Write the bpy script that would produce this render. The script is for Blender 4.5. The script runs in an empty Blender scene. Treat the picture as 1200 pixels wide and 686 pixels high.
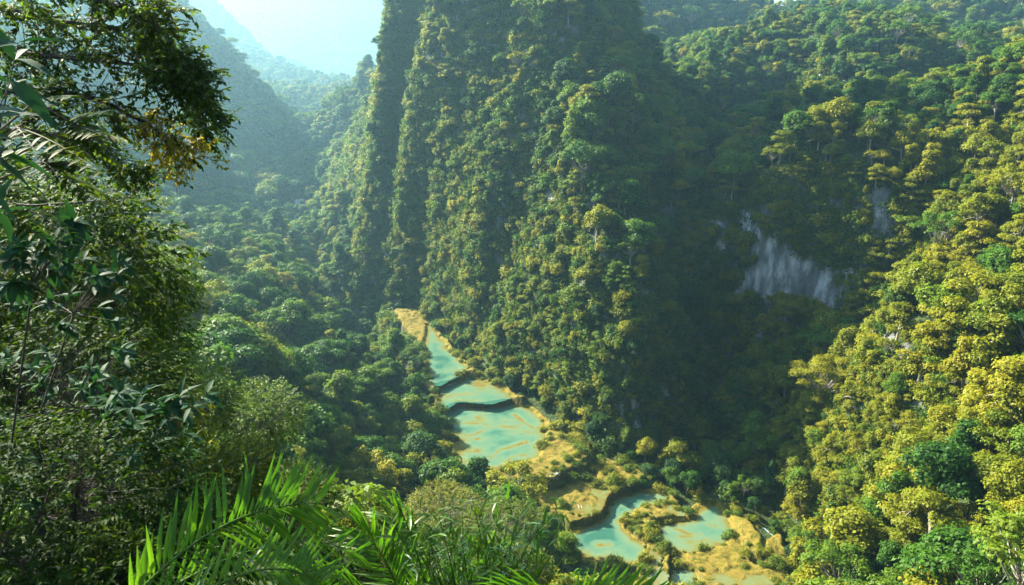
import bpy, math, random
import numpy as np
from mathutils import Vector
R = math.radians
sc = bpy.context.scene
COL = sc.collection

# ------------------------------------------------------------------ camera, light, exposure
CAM_H = 145.0
PITCH = R(18.0)
FPX = 889.5                      # focal length in pixels of a 1200 px wide picture
cam = bpy.data.cameras.new('camera'); cam_o = bpy.data.objects.new('camera', cam); COL.objects.link(cam_o)
cam.sensor_width = 36.0; cam.lens = 36.0 * FPX / 1200.0
cam.clip_start = 0.1; cam.clip_end = 12000
cam_o.location = (0, 0, CAM_H); cam_o.rotation_euler = (math.pi / 2 - PITCH, 0, 0)
sc.camera = cam_o

SUN_AZ, SUN_EL = R(-52.0), R(34.0)      # azimuth from +Y (the view direction), negative = to the left
world = bpy.data.worlds.new('World'); sc.world = world; world.use_nodes = True
nt = world.node_tree; nt.nodes.clear()
sky = nt.nodes.new('ShaderNodeTexSky'); sky.sky_type = 'NISHITA'; sky.sun_disc = False
sky.sun_elevation = SUN_EL; sky.sun_rotation = SUN_AZ
sky.air_density = 1.0; sky.dust_density = 1.0
bg = nt.nodes.new('ShaderNodeBackground'); bg.inputs['Strength'].default_value = 0.05
wo = nt.nodes.new('ShaderNodeOutputWorld')
nt.links.new(sky.outputs[0], bg.inputs[0]); nt.links.new(bg.outputs[0], wo.inputs[0])
sl = bpy.data.lights.new('sun', 'SUN'); sl.energy = 5.0; sl.angle = R(0.5); sl.color = (1.0, 0.90, 0.72)
so = bpy.data.objects.new('sun', sl); COL.objects.link(so)
SUN_DIR = Vector((math.sin(SUN_AZ) * math.cos(SUN_EL), math.cos(SUN_AZ) * math.cos(SUN_EL), math.sin(SUN_EL)))
so.rotation_euler = SUN_DIR.to_track_quat('Z', 'Y').to_euler()
so.location = SUN_DIR * 2000

sc.view_settings.view_transform = 'Standard'; sc.view_settings.look = 'None'
sc.view_settings.exposure = 2.95; sc.view_settings.gamma = 1.0
sc.render.engine = 'CYCLES'
cy = sc.cycles
cy.max_bounces = 6; cy.diffuse_bounces = 3; cy.glossy_bounces = 2; cy.transmission_bounces = 4
cy.transparent_max_bounces = 4; cy.volume_bounces = 0
cy.use_denoising = True
try:
    cy.denoiser = 'OPENIMAGEDENOISE'; cy.denoising_input_passes = 'RGB_ALBEDO_NORMAL'; cy.denoising_prefilter = 'ACCURATE'
except Exception:
    pass
cy.sample_clamp_indirect = 4.0
cy.use_adaptive_sampling = True; cy.adaptive_threshold = 0.02
HAZE_DENSITY = 0.00022

# ------------------------------------------------------------------ helpers
rng = np.random.default_rng(7)
random.seed(7)
sP, cP = math.sin(PITCH), math.cos(PITCH)

def ray(px, py):
    """direction with y component 1 through a point of the 1200x686 view"""
    u = (px - 600.0) / FPX; v = (343.0 - py) / FPX
    yc = cP + v * sP
    return u / yc, 1.0, (-sP + v * cP) / yc

def at(px, py, d, dz=0.0):
    a = ray(px, py)
    return (a[0] * d, d, CAM_H + a[2] * d + dz)

def atz(px, py, z):
    a = ray(px, py); d = (z - CAM_H) / a[2]
    return (a[0] * d, d, z)

def project(x, y, z):
    zz = z - CAM_H
    dep = y * cP - zz * sP; up = y * sP + zz * cP
    dep = np.where(dep < 0.1, 0.1, dep)
    return 600 + FPX * x / dep, 343 - FPX * up / dep, dep

def _hash2(ix, iy, s):
    h = (ix.astype(np.int64) * 374761393 + iy.astype(np.int64) * 668265263 + s * 974634541) & 0xffffffff
    h = ((h ^ (h >> 13)) * 1274126177) & 0xffffffff
    h = h ^ (h >> 16)
    return (h & 0xffffff) / float(0xffffff)

def vnoise(x, y, s=0):
    ix = np.floor(x); iy = np.floor(y); fx = x - ix; fy = y - iy
    fx = fx * fx * (3 - 2 * fx); fy = fy * fy * (3 - 2 * fy)
    ix = ix.astype(np.int64); iy = iy.astype(np.int64)
    a = _hash2(ix, iy, s); b = _hash2(ix + 1, iy, s); c = _hash2(ix, iy + 1, s); d = _hash2(ix + 1, iy + 1, s)
    return (a * (1 - fx) + b * fx) * (1 - fy) + (c * (1 - fx) + d * fx) * fy * 1.0

def fbm(x, y, s=0, octv=4):
    t = 0; a = 0.5; n = 0
    for o in range(octv):
        t = t + a * (vnoise(x, y, s + o * 17) * 2 - 1); n += a; x = x * 2.03; y = y * 2.03; a *= 0.5
    return t / n

def mesh_from(verts, faces, name):
    """verts n x 3, faces m x k (k = 3 or 4) -> mesh, fast"""
    verts = np.asarray(verts, dtype=np.float32); faces = np.asarray(faces, dtype=np.int32)
    me = bpy.data.meshes.new(name)
    me.vertices.add(len(verts)); me.vertices.foreach_set('co', verts.ravel())
    k = faces.shape[1]
    me.loops.add(faces.size); me.loops.foreach_set('vertex_index', faces.ravel())
    me.polygons.add(len(faces)); me.polygons.foreach_set('loop_start', np.arange(0, faces.size, k, dtype=np.int32))
    me.update(calc_edges=True)
    return me

def add_obj(name, me, mat=None, parent=None, smooth=False):
    o = bpy.data.objects.new(name, me); COL.objects.link(o)
    if mat is not None and me is not None and len(me.materials) == 0: me.materials.append(mat)
    if smooth and me is not None:
        me.polygons.foreach_set('use_smooth', np.ones(len(me.polygons), dtype=bool))
    if parent is not None: o.parent = parent
    return o

def tag(o, label=None, cat=None, group=None, kind=None):
    if label: o['label'] = label
    if cat: o['category'] = cat
    if group: o['group'] = group
    if kind: o['kind'] = kind
    return o

def empty(name, loc, label, cat, group=None, rz=0.0, s=1.0):
    o = bpy.data.objects.new(name, None); COL.objects.link(o)
    o.location = loc; o.rotation_euler = (0, 0, rz); o.scale = (s, s, s); o.empty_display_size = 0.5
    return tag(o, label, cat, group)

class Geo:
    """collects quads into one mesh"""
    def __init__(self): self.v = []; self.f = []; self.n = 0
    def add(self, v, f):
        v = np.asarray(v, dtype=np.float64); f = np.asarray(f, dtype=np.int64)
        self.v.append(v); self.f.append(f + self.n); self.n += len(v)
    def mesh(self, name):
        return mesh_from(np.concatenate(self.v), np.concatenate(self.f), name)
    def tube(self, pts, radii, sides=6):
        pts = np.asarray(pts, float); n = len(pts)
        t = np.gradient(pts, axis=0); t /= np.linalg.norm(t, axis=1)[:, None] + 1e-9
        ref = np.array([0, 0, 1.0]) if abs(t[0, 2]) < 0.9 else np.array([1.0, 0, 0])
        a = np.cross(t, ref); a /= np.linalg.norm(a, axis=1)[:, None] + 1e-9
        b = np.cross(t, a)
        ang = np.linspace(0, 2 * np.pi, sides, endpoint=False)
        ring = pts[:, None, :] + np.asarray(radii)[:, None, None] * (np.cos(ang)[None, :, None] * a[:, None, :] + np.sin(ang)[None, :, None] * b[:, None, :])
        v = ring.reshape(-1, 3)
        i = np.arange(n - 1)[:, None] * sides; j = np.arange(sides)[None, :]; k = (j + 1) % sides
        f = np.stack([i + j, i + k, i + sides + k, i + sides + j], axis=-1).reshape(-1, 4)
        self.add(v, f)

def unit(a): return a / (np.linalg.norm(a, axis=-1, keepdims=True) + 1e-9)

def leaf_kites(pos, axis, normal, length, width, fold=0.25):
    """one kite (two triangles as a bent quad) per leaf: base, side, tip, side"""
    axis = unit(axis); side = unit(np.cross(axis, normal)); nrm = unit(np.cross(side, axis))
    L = length[:, None]; W = width[:, None]
    b = pos; tip = pos + axis * L - nrm * L * 0.12
    m = pos + axis * L * 0.45
    l = m + side * W * 0.5 + nrm * W * fold; r = m - side * W * 0.5 + nrm * W * fold
    v = np.stack([b, r, tip, l], axis=1).reshape(-1, 3)
    f = np.arange(len(pos) * 4).reshape(-1, 4)
    return v, f

def leaf_blades(pos, axis, normal, length, width, fold=0.18, droop=0.25):
    """a real leaf outline: 3 pairs of side points along a bent midrib, folded (6 quads)"""
    axis = unit(axis); side = unit(np.cross(axis, normal)); nrm = unit(np.cross(side, axis))
    L = length[:, None]; W = width[:, None]
    ts = [0.0, 0.28, 0.62, 1.0]; ws = [0.06, 0.5, 0.42, 0.03]
    rows = []
    for t, w in zip(ts, ws):
        m = pos + axis * L * t - nrm * L * droop * t * t
        rows += [m + side * W * w + nrm * W * w * fold * 2, m, m - side * W * w + nrm * W * w * fold * 2]
    v = np.stack(rows, axis=1).reshape(-1, 3)
    base = (np.arange(len(pos)) * 12)[:, None]
    q = np.array([[0, 1, 4, 3], [1, 2, 5, 4], [3, 4, 7, 6], [4, 5, 8, 7], [6, 7, 10, 9], [7, 8, 11, 10]])
    f = (base[:, :, None] + q[None]).reshape(-1, 4)
    return v, f

# ------------------------------------------------------------------ materials
def new_mat(name):
    m = bpy.data.materials.new(name); m.use_nodes = True
    n = m.node_tree; n.nodes.clear()
    out = n.nodes.new('ShaderNodeOutputMaterial')
    return m, n, out

def ramp(n, stops):
    r = n.nodes.new('ShaderNodeValToRGB'); e = r.color_ramp.elements
    e[0].position, e[0].color = stops[0][0], (*stops[0][1], 1)
    e[1].position, e[1].color = stops[-1][0], (*stops[-1][1], 1)
    for p, c in stops[1:-1]:
        k = e.new(p); k.color = (*c, 1)
    return r

def math_node(n, op, a, b=None):
    k = n.nodes.new('ShaderNodeMath'); k.operation = op
    for i, x in enumerate((a, b)):
        if x is None: continue
        if isinstance(x, (int, float)): k.inputs[i].default_value = x
        else: n.links.new(x, k.inputs[i])
    return k.outputs[0]

def noise_node(n, scale, detail=4, coord=None, rough=0.55, mapping=None):
    t = n.nodes.new('ShaderNodeTexNoise'); t.inputs['Scale'].default_value = scale
    t.inputs['Detail'].default_value = detail; t.inputs['Roughness'].default_value = rough
    if coord is not None:
        if mapping is not None:
            mp = n.nodes.new('ShaderNodeMapping'); mp.inputs['Scale'].default_value = mapping
            n.links.new(coord, mp.inputs['Vector']); coord = mp.outputs[0]
        n.links.new(coord, t.inputs['Vector'])
    return t

def leaf_mat(name, stops, noise_scale=0.5, trans=0.45, rough=0.55, obj_rand=0.7, spec=0.15, tint=(1.1, 1.15, 0.5)):
    """leaf: colour varies from plant to plant and from spray to spray; light passes through the blade"""
    m, n, out = new_mat(name)
    oi = n.nodes.new('ShaderNodeObjectInfo'); geo = n.nodes.new('ShaderNodeNewGeometry')
    nz = noise_node(n, noise_scale, 2, geo.outputs['Position'])
    isl = geo.outputs['Random Per Island']
    mixv = math_node(n, 'ADD', math_node(n, 'MULTIPLY', oi.outputs['Random'], obj_rand),
                     math_node(n, 'ADD', math_node(n, 'MULTIPLY', isl, 0.22), math_node(n, 'MULTIPLY', math_node(n, 'SUBTRACT', nz.outputs['Fac'], 0.35), (1 - obj_rand) * 1.6 )))
    r = ramp(n, stops); n.links.new(mixv, r.inputs[0])
    p = n.nodes.new('ShaderNodeBsdfPrincipled'); p.inputs['Roughness'].default_value = rough
    p.inputs['Specular IOR Level'].default_value = spec
    n.links.new(r.outputs[0], p.inputs['Base Color'])
    tr = n.nodes.new('ShaderNodeBsdfTranslucent')
    mul = n.nodes.new('ShaderNodeMix'); mul.data_type = 'RGBA'; mul.blend_type = 'MULTIPLY'; mul.inputs[0].default_value = 1
    n.links.new(r.outputs[0], mul.inputs[6]); mul.inputs[7].default_value = (*tint, 1)
    n.links.new(mul.outputs[2], tr.inputs['Color'])
    mx = n.nodes.new('ShaderNodeMixShader'); mx.inputs[0].default_value = trans
    n.links.new(p.outputs[0], mx.inputs[1]); n.links.new(tr.outputs[0], mx.inputs[2])
    n.links.new(mx.outputs[0], out.inputs['Surface'])
    return m

def bark_mat(name, c1, c2, scale=6):
    m, n, out = new_mat(name)
    tc = n.nodes.new('ShaderNodeTexCoord')
    nz = noise_node(n, scale, 5, tc.outputs['Object'], 0.6, (1, 1, 0.25))
    r = ramp(n, [(0.3, c1), (0.7, c2)]); n.links.new(nz.outputs['Fac'], r.inputs[0])
    p = n.nodes.new('ShaderNodeBsdfPrincipled'); p.inputs['Roughness'].default_value = 0.85
    n.links.new(r.outputs[0], p.inputs['Base Color'])
    bp = n.nodes.new('ShaderNodeBump'); bp.inputs['Strength'].default_value = 0.4
    n.links.new(nz.outputs['Fac'], bp.inputs['Height']); n.links.new(bp.outputs[0], p.inputs['Normal'])
    n.links.new(p.outputs[0], out.inputs['Surface'])
    return m

M = {}
M['leaf_green'] = leaf_mat('leaf_green', [(0.0, (0.014, 0.054, 0.009)), (0.35, (0.038, 0.104, 0.009)), (0.65, (0.085, 0.158, 0.011)), (1.0, (0.165, 0.192, 0.012))])
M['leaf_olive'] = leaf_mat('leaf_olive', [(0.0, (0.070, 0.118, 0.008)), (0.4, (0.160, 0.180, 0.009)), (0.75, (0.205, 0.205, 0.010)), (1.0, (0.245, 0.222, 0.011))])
M['leaf_dark'] = leaf_mat('leaf_dark', [(0.0, (0.013, 0.048, 0.014)), (0.5, (0.030, 0.084, 0.015)), (1.0, (0.076, 0.130, 0.016))])
M['leaf_cliff'] = leaf_mat('leaf_cliff', [(0.0, (0.040, 0.088, 0.014)), (0.5, (0.085, 0.138, 0.014)), (1.0, (0.185, 0.190, 0.018))])
M['leaf_scrub'] = leaf_mat('leaf_scrub', [(0.0, (0.040, 0.080, 0.016)), (0.5, (0.085, 0.125, 0.020)), (1.0, (0.170, 0.165, 0.026))])
M['leaf_terrace'] = leaf_mat('leaf_terrace', [(0.0, (0.050, 0.110, 0.010)), (0.5, (0.120, 0.160, 0.012)), (1.0, (0.220, 0.205, 0.014))], 0.6)
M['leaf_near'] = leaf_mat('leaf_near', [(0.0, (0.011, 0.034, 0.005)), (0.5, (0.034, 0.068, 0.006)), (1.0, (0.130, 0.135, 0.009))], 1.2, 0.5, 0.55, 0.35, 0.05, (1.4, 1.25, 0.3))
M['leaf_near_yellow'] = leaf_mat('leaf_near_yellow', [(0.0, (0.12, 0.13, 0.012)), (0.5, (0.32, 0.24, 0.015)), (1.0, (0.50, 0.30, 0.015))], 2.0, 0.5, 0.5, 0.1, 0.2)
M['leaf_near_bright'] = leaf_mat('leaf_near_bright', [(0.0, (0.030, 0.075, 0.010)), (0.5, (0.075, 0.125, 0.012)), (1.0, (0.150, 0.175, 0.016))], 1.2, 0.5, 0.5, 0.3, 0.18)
M['leaf_gloss'] = leaf_mat('leaf_gloss', [(0.0, (0.012, 0.040, 0.018)), (0.5, (0.022, 0.062, 0.026)), (1.0, (0.045, 0.095, 0.035))], 1.5, 0.3, 0.6, 0.2, 0.06, (1, 1.2, .5))
M['leaf_palm'] = leaf_mat('leaf_palm', [(0.0, (0.040, 0.100, 0.014)), (0.5, (0.085, 0.160, 0.018)), (1.0, (0.180, 0.230, 0.022))], 1.0, 0.42, 0.4, 0.2, 0.30, (1.0, 1.4, 0.3))
M['bark_pale'] = bark_mat('bark_pale', (0.16, 0.14, 0.11), (0.36, 0.33, 0.27))
M['bark_near'] = bark_mat('bark_near', (0.014, 0.011, 0.008), (0.05, 0.04, 0.028))
M['bark'] = bark_mat('bark', (0.045, 0.035, 0.025), (0.14, 0.11, 0.08))

def terrain_mat():
    m, n, out = new_mat('terrain')
    geo = n.nodes.new('ShaderNodeNewGeometry')
    sep = n.nodes.new('ShaderNodeSeparateXYZ'); n.links.new(geo.outputs['Normal'], sep.inputs[0])
    streak = noise_node(n, 0.22, 6, geo.outputs['Position'], 0.6, (1, 1, 0.22))
    fine = noise_node(n, 0.9, 6, geo.outputs['Position'], 0.65, (1, 1, 0.35))
    big = noise_node(n, 0.03, 4, geo.outputs['Position'])
    rock = ramp(n, [(0.28, (0.06, 0.063, 0.068)), (0.46, (0.15, 0.152, 0.158)), (0.57, (0.34, 0.34, 0.35)), (0.70, (0.56, 0.56, 0.56))])
    n.links.new(streak.outputs['Fac'], rock.inputs[0])
    green = ramp(n, [(0.3, (0.018, 0.034, 0.010)), (0.55, (0.045, 0.070, 0.016)), (0.75, (0.090, 0.095, 0.022))])
    n.links.new(fine.outputs['Fac'], green.inputs[0])
    # rock where the slope is steep and the plants leave gaps
    v = math_node(n, 'ADD', sep.outputs['Z'], math_node(n, 'MULTIPLY', math_node(n, 'SUBTRACT', streak.outputs['Fac'], 0.5), 0.9))
    v = math_node(n, 'ADD', v, math_node(n, 'MULTIPLY', math_node(n, 'SUBTRACT', big.outputs['Fac'], 0.5), 0.6))
    mr = n.nodes.new('ShaderNodeMapRange'); mr.inputs['From Min'].default_value = 0.50; mr.inputs['From Max'].default_value = 0.62
    n.links.new(v, mr.inputs['Value'])
    mx = n.nodes.new('ShaderNodeMix'); mx.data_type = 'RGBA'
    n.links.new(mr.outputs[0], mx.inputs[0]); n.links.new(rock.outputs[0], mx.inputs[6]); n.links.new(green.outputs[0], mx.inputs[7])
    p = n.nodes.new('ShaderNodeBsdfPrincipled'); p.inputs['Roughness'].default_value = 0.9; p.inputs['Specular IOR Level'].default_value = 0.2
    n.links.new(mx.outputs[2], p.inputs['Base Color'])
    bp = n.nodes.new('ShaderNodeBump'); bp.inputs['Strength'].default_value = 0.9; bp.inputs['Distance'].default_value = 2.0
    n.links.new(fine.outputs['Fac'], bp.inputs['Height']); n.links.new(bp.outputs[0], p.inputs['Normal'])
    n.links.new(p.outputs[0], out.inputs['Surface'])
    return m
M['terrain'] = terrain_mat()

def travertine_mat():
    m, n, out = new_mat('travertine')
    geo = n.nodes.new('ShaderNodeNewGeometry')
    sep = n.nodes.new('ShaderNodeSeparateXYZ'); n.links.new(geo.outputs['Normal'], sep.inputs[0])
    a = noise_node(n, 0.24, 8, geo.outputs['Position'], 0.68)
    b = noise_node(n, 2.0, 6, geo.outputs['Position'], 0.7)
    r = ramp(n, [(0.38, (0.026, 0.042, 0.005)), (0.45, (0.085, 0.080, 0.007)), (0.50, (0.185, 0.130, 0.026)), (0.545, (0.125, 0.103, 0.014)), (0.60, (0.045, 0.062, 0.005))])
    n.links.new(math_node(n, 'ADD', math_node(n, 'MULTIPLY', a.outputs['Fac'], 0.65), math_node(n, 'MULTIPLY', b.outputs['Fac'], 0.35)), r.inputs[0])
    d = ramp(n, [(0.35, (0.022, 0.030, 0.008)), (0.5, (0.060, 0.055, 0.016)), (0.68, (0.120, 0.085, 0.030))]); n.links.new(b.outputs['Fac'], d.inputs[0])
    mr = n.nodes.new('ShaderNodeMapRange'); mr.inputs['From Min'].default_value = 0.55; mr.inputs['From Max'].default_value = 0.85
    n.links.new(sep.outputs['Z'], mr.inputs['Value'])
    mx = n.nodes.new('ShaderNodeMix'); mx.data_type = 'RGBA'
    n.links.new(mr.outputs[0], mx.inputs[0]); n.links.new(d.outputs[0], mx.inputs[6]); n.links.new(r.outputs[0], mx.inputs[7])
    p = n.nodes.new('ShaderNodeBsdfPrincipled'); p.inputs['Roughness'].default_value = 0.9; p.inputs['Specular IOR Level'].default_value = 0.1
    n.links.new(mx.outputs[2], p.inputs['Base Color'])
    bp = n.nodes.new('ShaderNodeBump'); bp.inputs['Strength'].default_value = 0.6; bp.inputs['Distance'].default_value = 0.5
    n.links.new(b.outputs['Fac'], bp.inputs['Height']); n.links.new(bp.outputs[0], p.inputs['Normal'])
    n.links.new(p.outputs[0], out.inputs['Surface'])
    return m
M['travertine'] = travertine_mat()

def water_mat():
    """mineral water: sand shows where it is shallow, milky turquoise where it is deep (real depth stored per vertex)"""
    m, n, out = new_mat('pool_water')
    geo = n.nodes.new('ShaderNodeNewGeometry')
    at_ = n.nodes.new('ShaderNodeAttribute'); at_.attribute_name = 'depth'
    a = noise_node(n, 0.12, 5, geo.outputs['Position'], 0.6)
    v = math_node(n, 'ADD', at_.outputs['Fac'], math_node(n, 'MULTIPLY', math_node(n, 'SUBTRACT', a.outputs['Fac'], 0.5), 0.30))
    r = ramp(n, [(0.0, (0.110, 0.085, 0.018)), (0.07, (0.110, 0.120, 0.042)), (0.20, (0.092, 0.142, 0.080)), (0.45, (0.062, 0.132, 0.086)), (0.8, (0.025, 0.086, 0.062))])
    n.links.new(v, r.inputs[0])
    p = n.nodes.new('ShaderNodeBsdfPrincipled'); p.inputs['Roughness'].default_value = 0.08; p.inputs['IOR'].default_value = 1.33
    n.links.new(r.outputs[0], p.inputs['Base Color'])
    w = noise_node(n, 1.6, 3, geo.outputs['Position'])
    bp = n.nodes.new('ShaderNodeBump'); bp.inputs['Strength'].default_value = 0.12; bp.inputs['Distance'].default_value = 0.15
    n.links.new(w.outputs['Fac'], bp.inputs['Height']); n.links.new(bp.outputs[0], p.inputs['Normal'])
    n.links.new(p.outputs[0], out.inputs['Surface'])
    return m
M['water'] = water_mat()

def foam_mat():
    m, n, out = new_mat('white_water')
    geo = n.nodes.new('ShaderNodeNewGeometry')
    a = noise_node(n, 1.2, 5, geo.outputs['Position'], 0.7, (1, 1, 0.3))
    r = ramp(n, [(0.35, (0.16, 0.24, 0.25)), (0.6, (0.50, 0.54, 0.55))]); n.links.new(a.outputs['Fac'], r.inputs[0])
    p = n.nodes.new('ShaderNodeBsdfPrincipled'); p.inputs['Roughness'].default_value = 0.5
    n.links.new(r.outputs[0], p.inputs['Base Color']); n.links.new(p.outputs[0], out.inputs['Surface'])
    bp = n.nodes.new('ShaderNodeBump'); bp.inputs['Strength'].default_value = 0.6
    n.links.new(a.outputs['Fac'], bp.inputs['Height']); n.links.new(bp.outputs[0], p.inputs['Normal'])
    return m
M['foam'] = foam_mat()

# ------------------------------------------------------------------ terrain: one height field through surveyed points
CP = []
def c(px, py, d, dz=-9): CP.append(at(px, py, d, dz))
def cz(px, py, z): CP.append(atz(px, py, z))
def w(x, y, z): CP.append((x, y, z))
# river and pool floor
for a in [(930, 700, -3), (850, 650, -1), (780, 640, -1), (710, 630, -1), (760, 600, -1), (900, 640, -1), (830, 590, 0), (660, 590, 2), (640, 540, 4), (560, 540, 4), (600, 490, 5),
          (660, 520, 4), (720, 560, 3), (550, 455, 6), (520, 425, 8), (495, 380, 10), (475, 365, 10), (530, 530, 0), (525, 500, 1),
          (450, 318, 10), (420, 285, 10), (393, 262, 8), (360, 243, 6), (345, 238, 7)]: cz(*a)
w(-200, 800, 8); w(-250, 1000, 5); w(-300, 1250, 5); w(-400, 1700, 10); w(-560, 2300, 20)
# left bank forest
for a in [(480, 480, 5), (440, 450, 13), (390, 400, 22), (340, 350, 30), (300, 300, 32), (400, 330, 14), (330, 280, 20), (260, 330, 48), (230, 260, 40),
          (320, 430, 42), (370, 500, 28), (430, 560, 12), (470, 570, 6), (250, 400, 66)]: cz(*a)
# hillside under the viewpoint
for a in [(0, -60, 160), (0, 0, 142.6), (0, 6, 139), (0, 20, 125), (0, 60, 95), (0, 100, 64), (0, 140, 26), (-25, 100, 74), (-25, 150, 26), (-60, 150, 50), (25, 100, 44), (25, 60, 82), (-30, 30, 128), (-60, 60, 122), (-70, 120, 80), (-110, 100, 112),
          (-110, 180, 70), (-120, 0, 168), (-170, 200, 90), (-220, 300, 84), (-300, 150, 165), (-300, 400, 90), (-250, 450, 62), (60, 0, 128), (60, 60, 66), (45, 130, 22), (100, 50, 88),
          (130, 0, 120), (300, 0, 200), (-300, -100, 230), (100, -100, 180), (300, -150, 260)]: w(*a)
# slope on the right
for a in [(1200, 686, 118), (1200, 600, 138), (1100, 686, 140), (1100, 600, 150), (1100, 450, 188), (1200, 450, 175), (1200, 300, 225), (1000, 600, 188), (960, 560, 215), (1000, 450, 215),
          (1060, 350, 232), (1150, 220, 262), (940, 470, 245), (930, 640, 188)]: c(*a, -8)
w(220, 150, 150); w(300, 220, 190); w(420, 200, 260); w(150, 80, 105)
# dark gully under the white cliff
for a in [(870, 520, 238), (800, 520, 250), (880, 430, 268), (815, 450, 282), (850, 390, 296), (760, 500, 252)]: c(*a, -9)
for a in [(850, 350, 296), (900, 348, 288), (950, 350, 284), (1030, 340, 272)]: c(*a, -4)
for a in [(850, 240, 308), (900, 215, 300), (950, 200, 297), (1030, 215, 284), (870, 290, 303), (930, 280, 294), (1000, 275, 282)]: c(*a, -3)
# sunlit hill above the cliff, right crest
for a in [(820, 200, 345), (870, 150, 365), (940, 140, 365), (1040, 150, 340), (1120, 150, 310), (1200, 150, 285), (1200, 70, 330), (1100, 97, 370), (1000, 112, 400), (900, 112, 410), (840, 160, 395)]: c(*a, -9)
w(190, 520, 70); w(330, 480, 110); w(420, 400, 150); w(120, 480, 75); w(260, 470, 85)
# tower: west face, front, shoulder
for a in [(503, 385, 358), (500, 345, 362), (497, 310, 368), (500, 250, 375), (490, 200, 385), (478, 150, 396), (462, 100, 410), (450, 50, 424), (455, 0, 440), (490, -60, 455)]: c(*a, -3)
for a in [(560, 420, 328), (540, 390, 343), (620, 440, 287), (680, 480, 263), (650, 400, 281), (710, 430, 261), (740, 340, 263), (690, 300, 278), (620, 330, 302), (560, 330, 334),
          (630, 250, 318), (560, 250, 342), (560, 180, 356), (640, 170, 336), (640, 100, 354), (570, 100, 372), (640, 0, 368), (570, 0, 394), (700, 200, 304), (710, 110, 328), (750, 230, 306), (715, 50, 374), (785, 330, 276), (820, 250, 345), (540, 300, 348), (750, 430, 253)]: c(*a, -7)
for a in [(690, 0, 420), (725, 28, 430), (765, 85, 425), (800, 132, 430), (812, 165, 420)]: c(*a, -9)
w(-20, 465, 255); w(-30, 500, 285); w(20, 510, 260); w(65, 520, 170); w(-48, 490, 262)  # crest above the view, raised so that its shade reaches the gully
w(0, 640, 150); w(60, 620, 90); w(-70, 620, 135)
# slope west of the tower falling to the hazy river
for a in [(470, 300, 408), (440, 300, 445), (410, 262, 540), (385, 232, 640), (400, 190, 640), (430, 240, 490), (455, 220, 440), (420, 160, 600), (440, 130, 560), (470, 240, 415), (445, 100, 520), (425, 130, 640), (480, 330, 385)]: c(*a, -7)
for a in [(437, 85, 900), (415, 122, 960), (400, 145, 1020)]: c(*a, -6)
w(-130, 1150, 70); w(-60, 1000, 190); w(0, 1300, 260); w(60, 900, 170)
# left mountain and the ones behind
for a in [(190, -5, 930), (235, 35, 980), (270, 78, 1030), (300, 118, 1080), (340, 172, 1120), (368, 205, 1150)]: c(*a, -6)
for a in [(250, 150, 850), (200, 120, 780), (250, 215, 640), (300, 210, 760), (330, 225, 760), (150, 200, 480), (180, 235, 500), (100, 60, 600)]: c(*a, -8)
w(-540, 1150, 150); w(-600, 1250, 90); w(-420, 1350, 60); w(-750, 850, 360)
for a in [(210, -25, 2500), (260, 20, 2550), (300, 66, 2600), (345, 112, 2650), (383, 150, 2700)]: c(*a, -5)
w(-1100, 2950, 120); w(-820, 3050, 80); w(-1500, 2200, 480)
for a in [(120, -120, 5000), (180, -120, 5000), (260, -60, 4900), (330, -80, 5000), (400, -50, 5100), (460, -70, 4900), (560, -60, 5000)]: c(*a, 0)
for a in [(300, 40, 4500), (360, 30, 4600), (420, 40, 4500), (380, 90, 4100), (270, 0, 4600), (340, 70, 4300), (385, 120, 3400), (380, 140, 2600)]: c(*a, 0)
w(-1700, 2300, 520); w(-2900, 4500, 900); w(-2800, 2000, 900); w(-1200, 5600, 500); w(300, 5600, 300); w(-1300, 800, 520); w(200, 2200, 250); w(700, 2500, 60); w(1000, 2450, 60); w(1300, 4500, 60); w(1500, 2700, 150); w(2200, 4000, 200)
# hills behind on the right
for a in [(700, 10, 760), (735, 45, 740), (700, -40, 900), (780, 40, 800), (770, 90, 640), (825, 60, 800), (862, 38, 900), (800, -40, 1000)]: c(*a, -8)
for a in [(830, 120, 520), (850, 80, 560), (885, 20, 620), (930, 22, 640), (970, 8, 640), (1020, 10, 620), (900, 80, 560), (960, 70, 520), (1010, 64, 500), (1080, 60, 490), (1140, 84, 470), (960, 110, 470), (1060, 110, 440)]: c(*a, -9)
w(280, 740, 110); w(420, 620, 130); w(360, 760, 140)
for a in [(1050, -15, 900), (1120, 20, 860), (1200, 40, 800), (1200, -30, 950), (1130, 60, 700), (1000, -20, 1000), (915, 40, 1050), (975, -5, 1050), (880, 42, 1100)]: c(*a, -8)
w(700, 500, 260); w(900, 1200, 260); w(330, 1300, 90); w(800, 0, 330); w(1300, 700, 400); w(1400, 1600, 420); w(-900, -100, 420); w(-1500, -200, 500); w(1400, -200, 400); w(400, 1700, 60); w(550, 1800, 60)
CPA = np.array(CP)

def rbf_fit(pts, eps=6.0):
    d = np.linalg.norm(pts[:, None, :2] - pts[None, :, :2], axis=2)
    A = np.sqrt(d * d + eps * eps) * -1.0
    n = len(pts); A[np.arange(n), np.arange(n)] += 1.0          # slight smoothing
    P = np.concatenate([np.ones((n, 1)), pts[:, :2] / 1000.0], axis=1)
    S = np.block([[A, P], [P.T, np.zeros((3, 3))]])
    return np.linalg.solve(S, np.concatenate([pts[:, 2], np.zeros(3)]))

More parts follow.
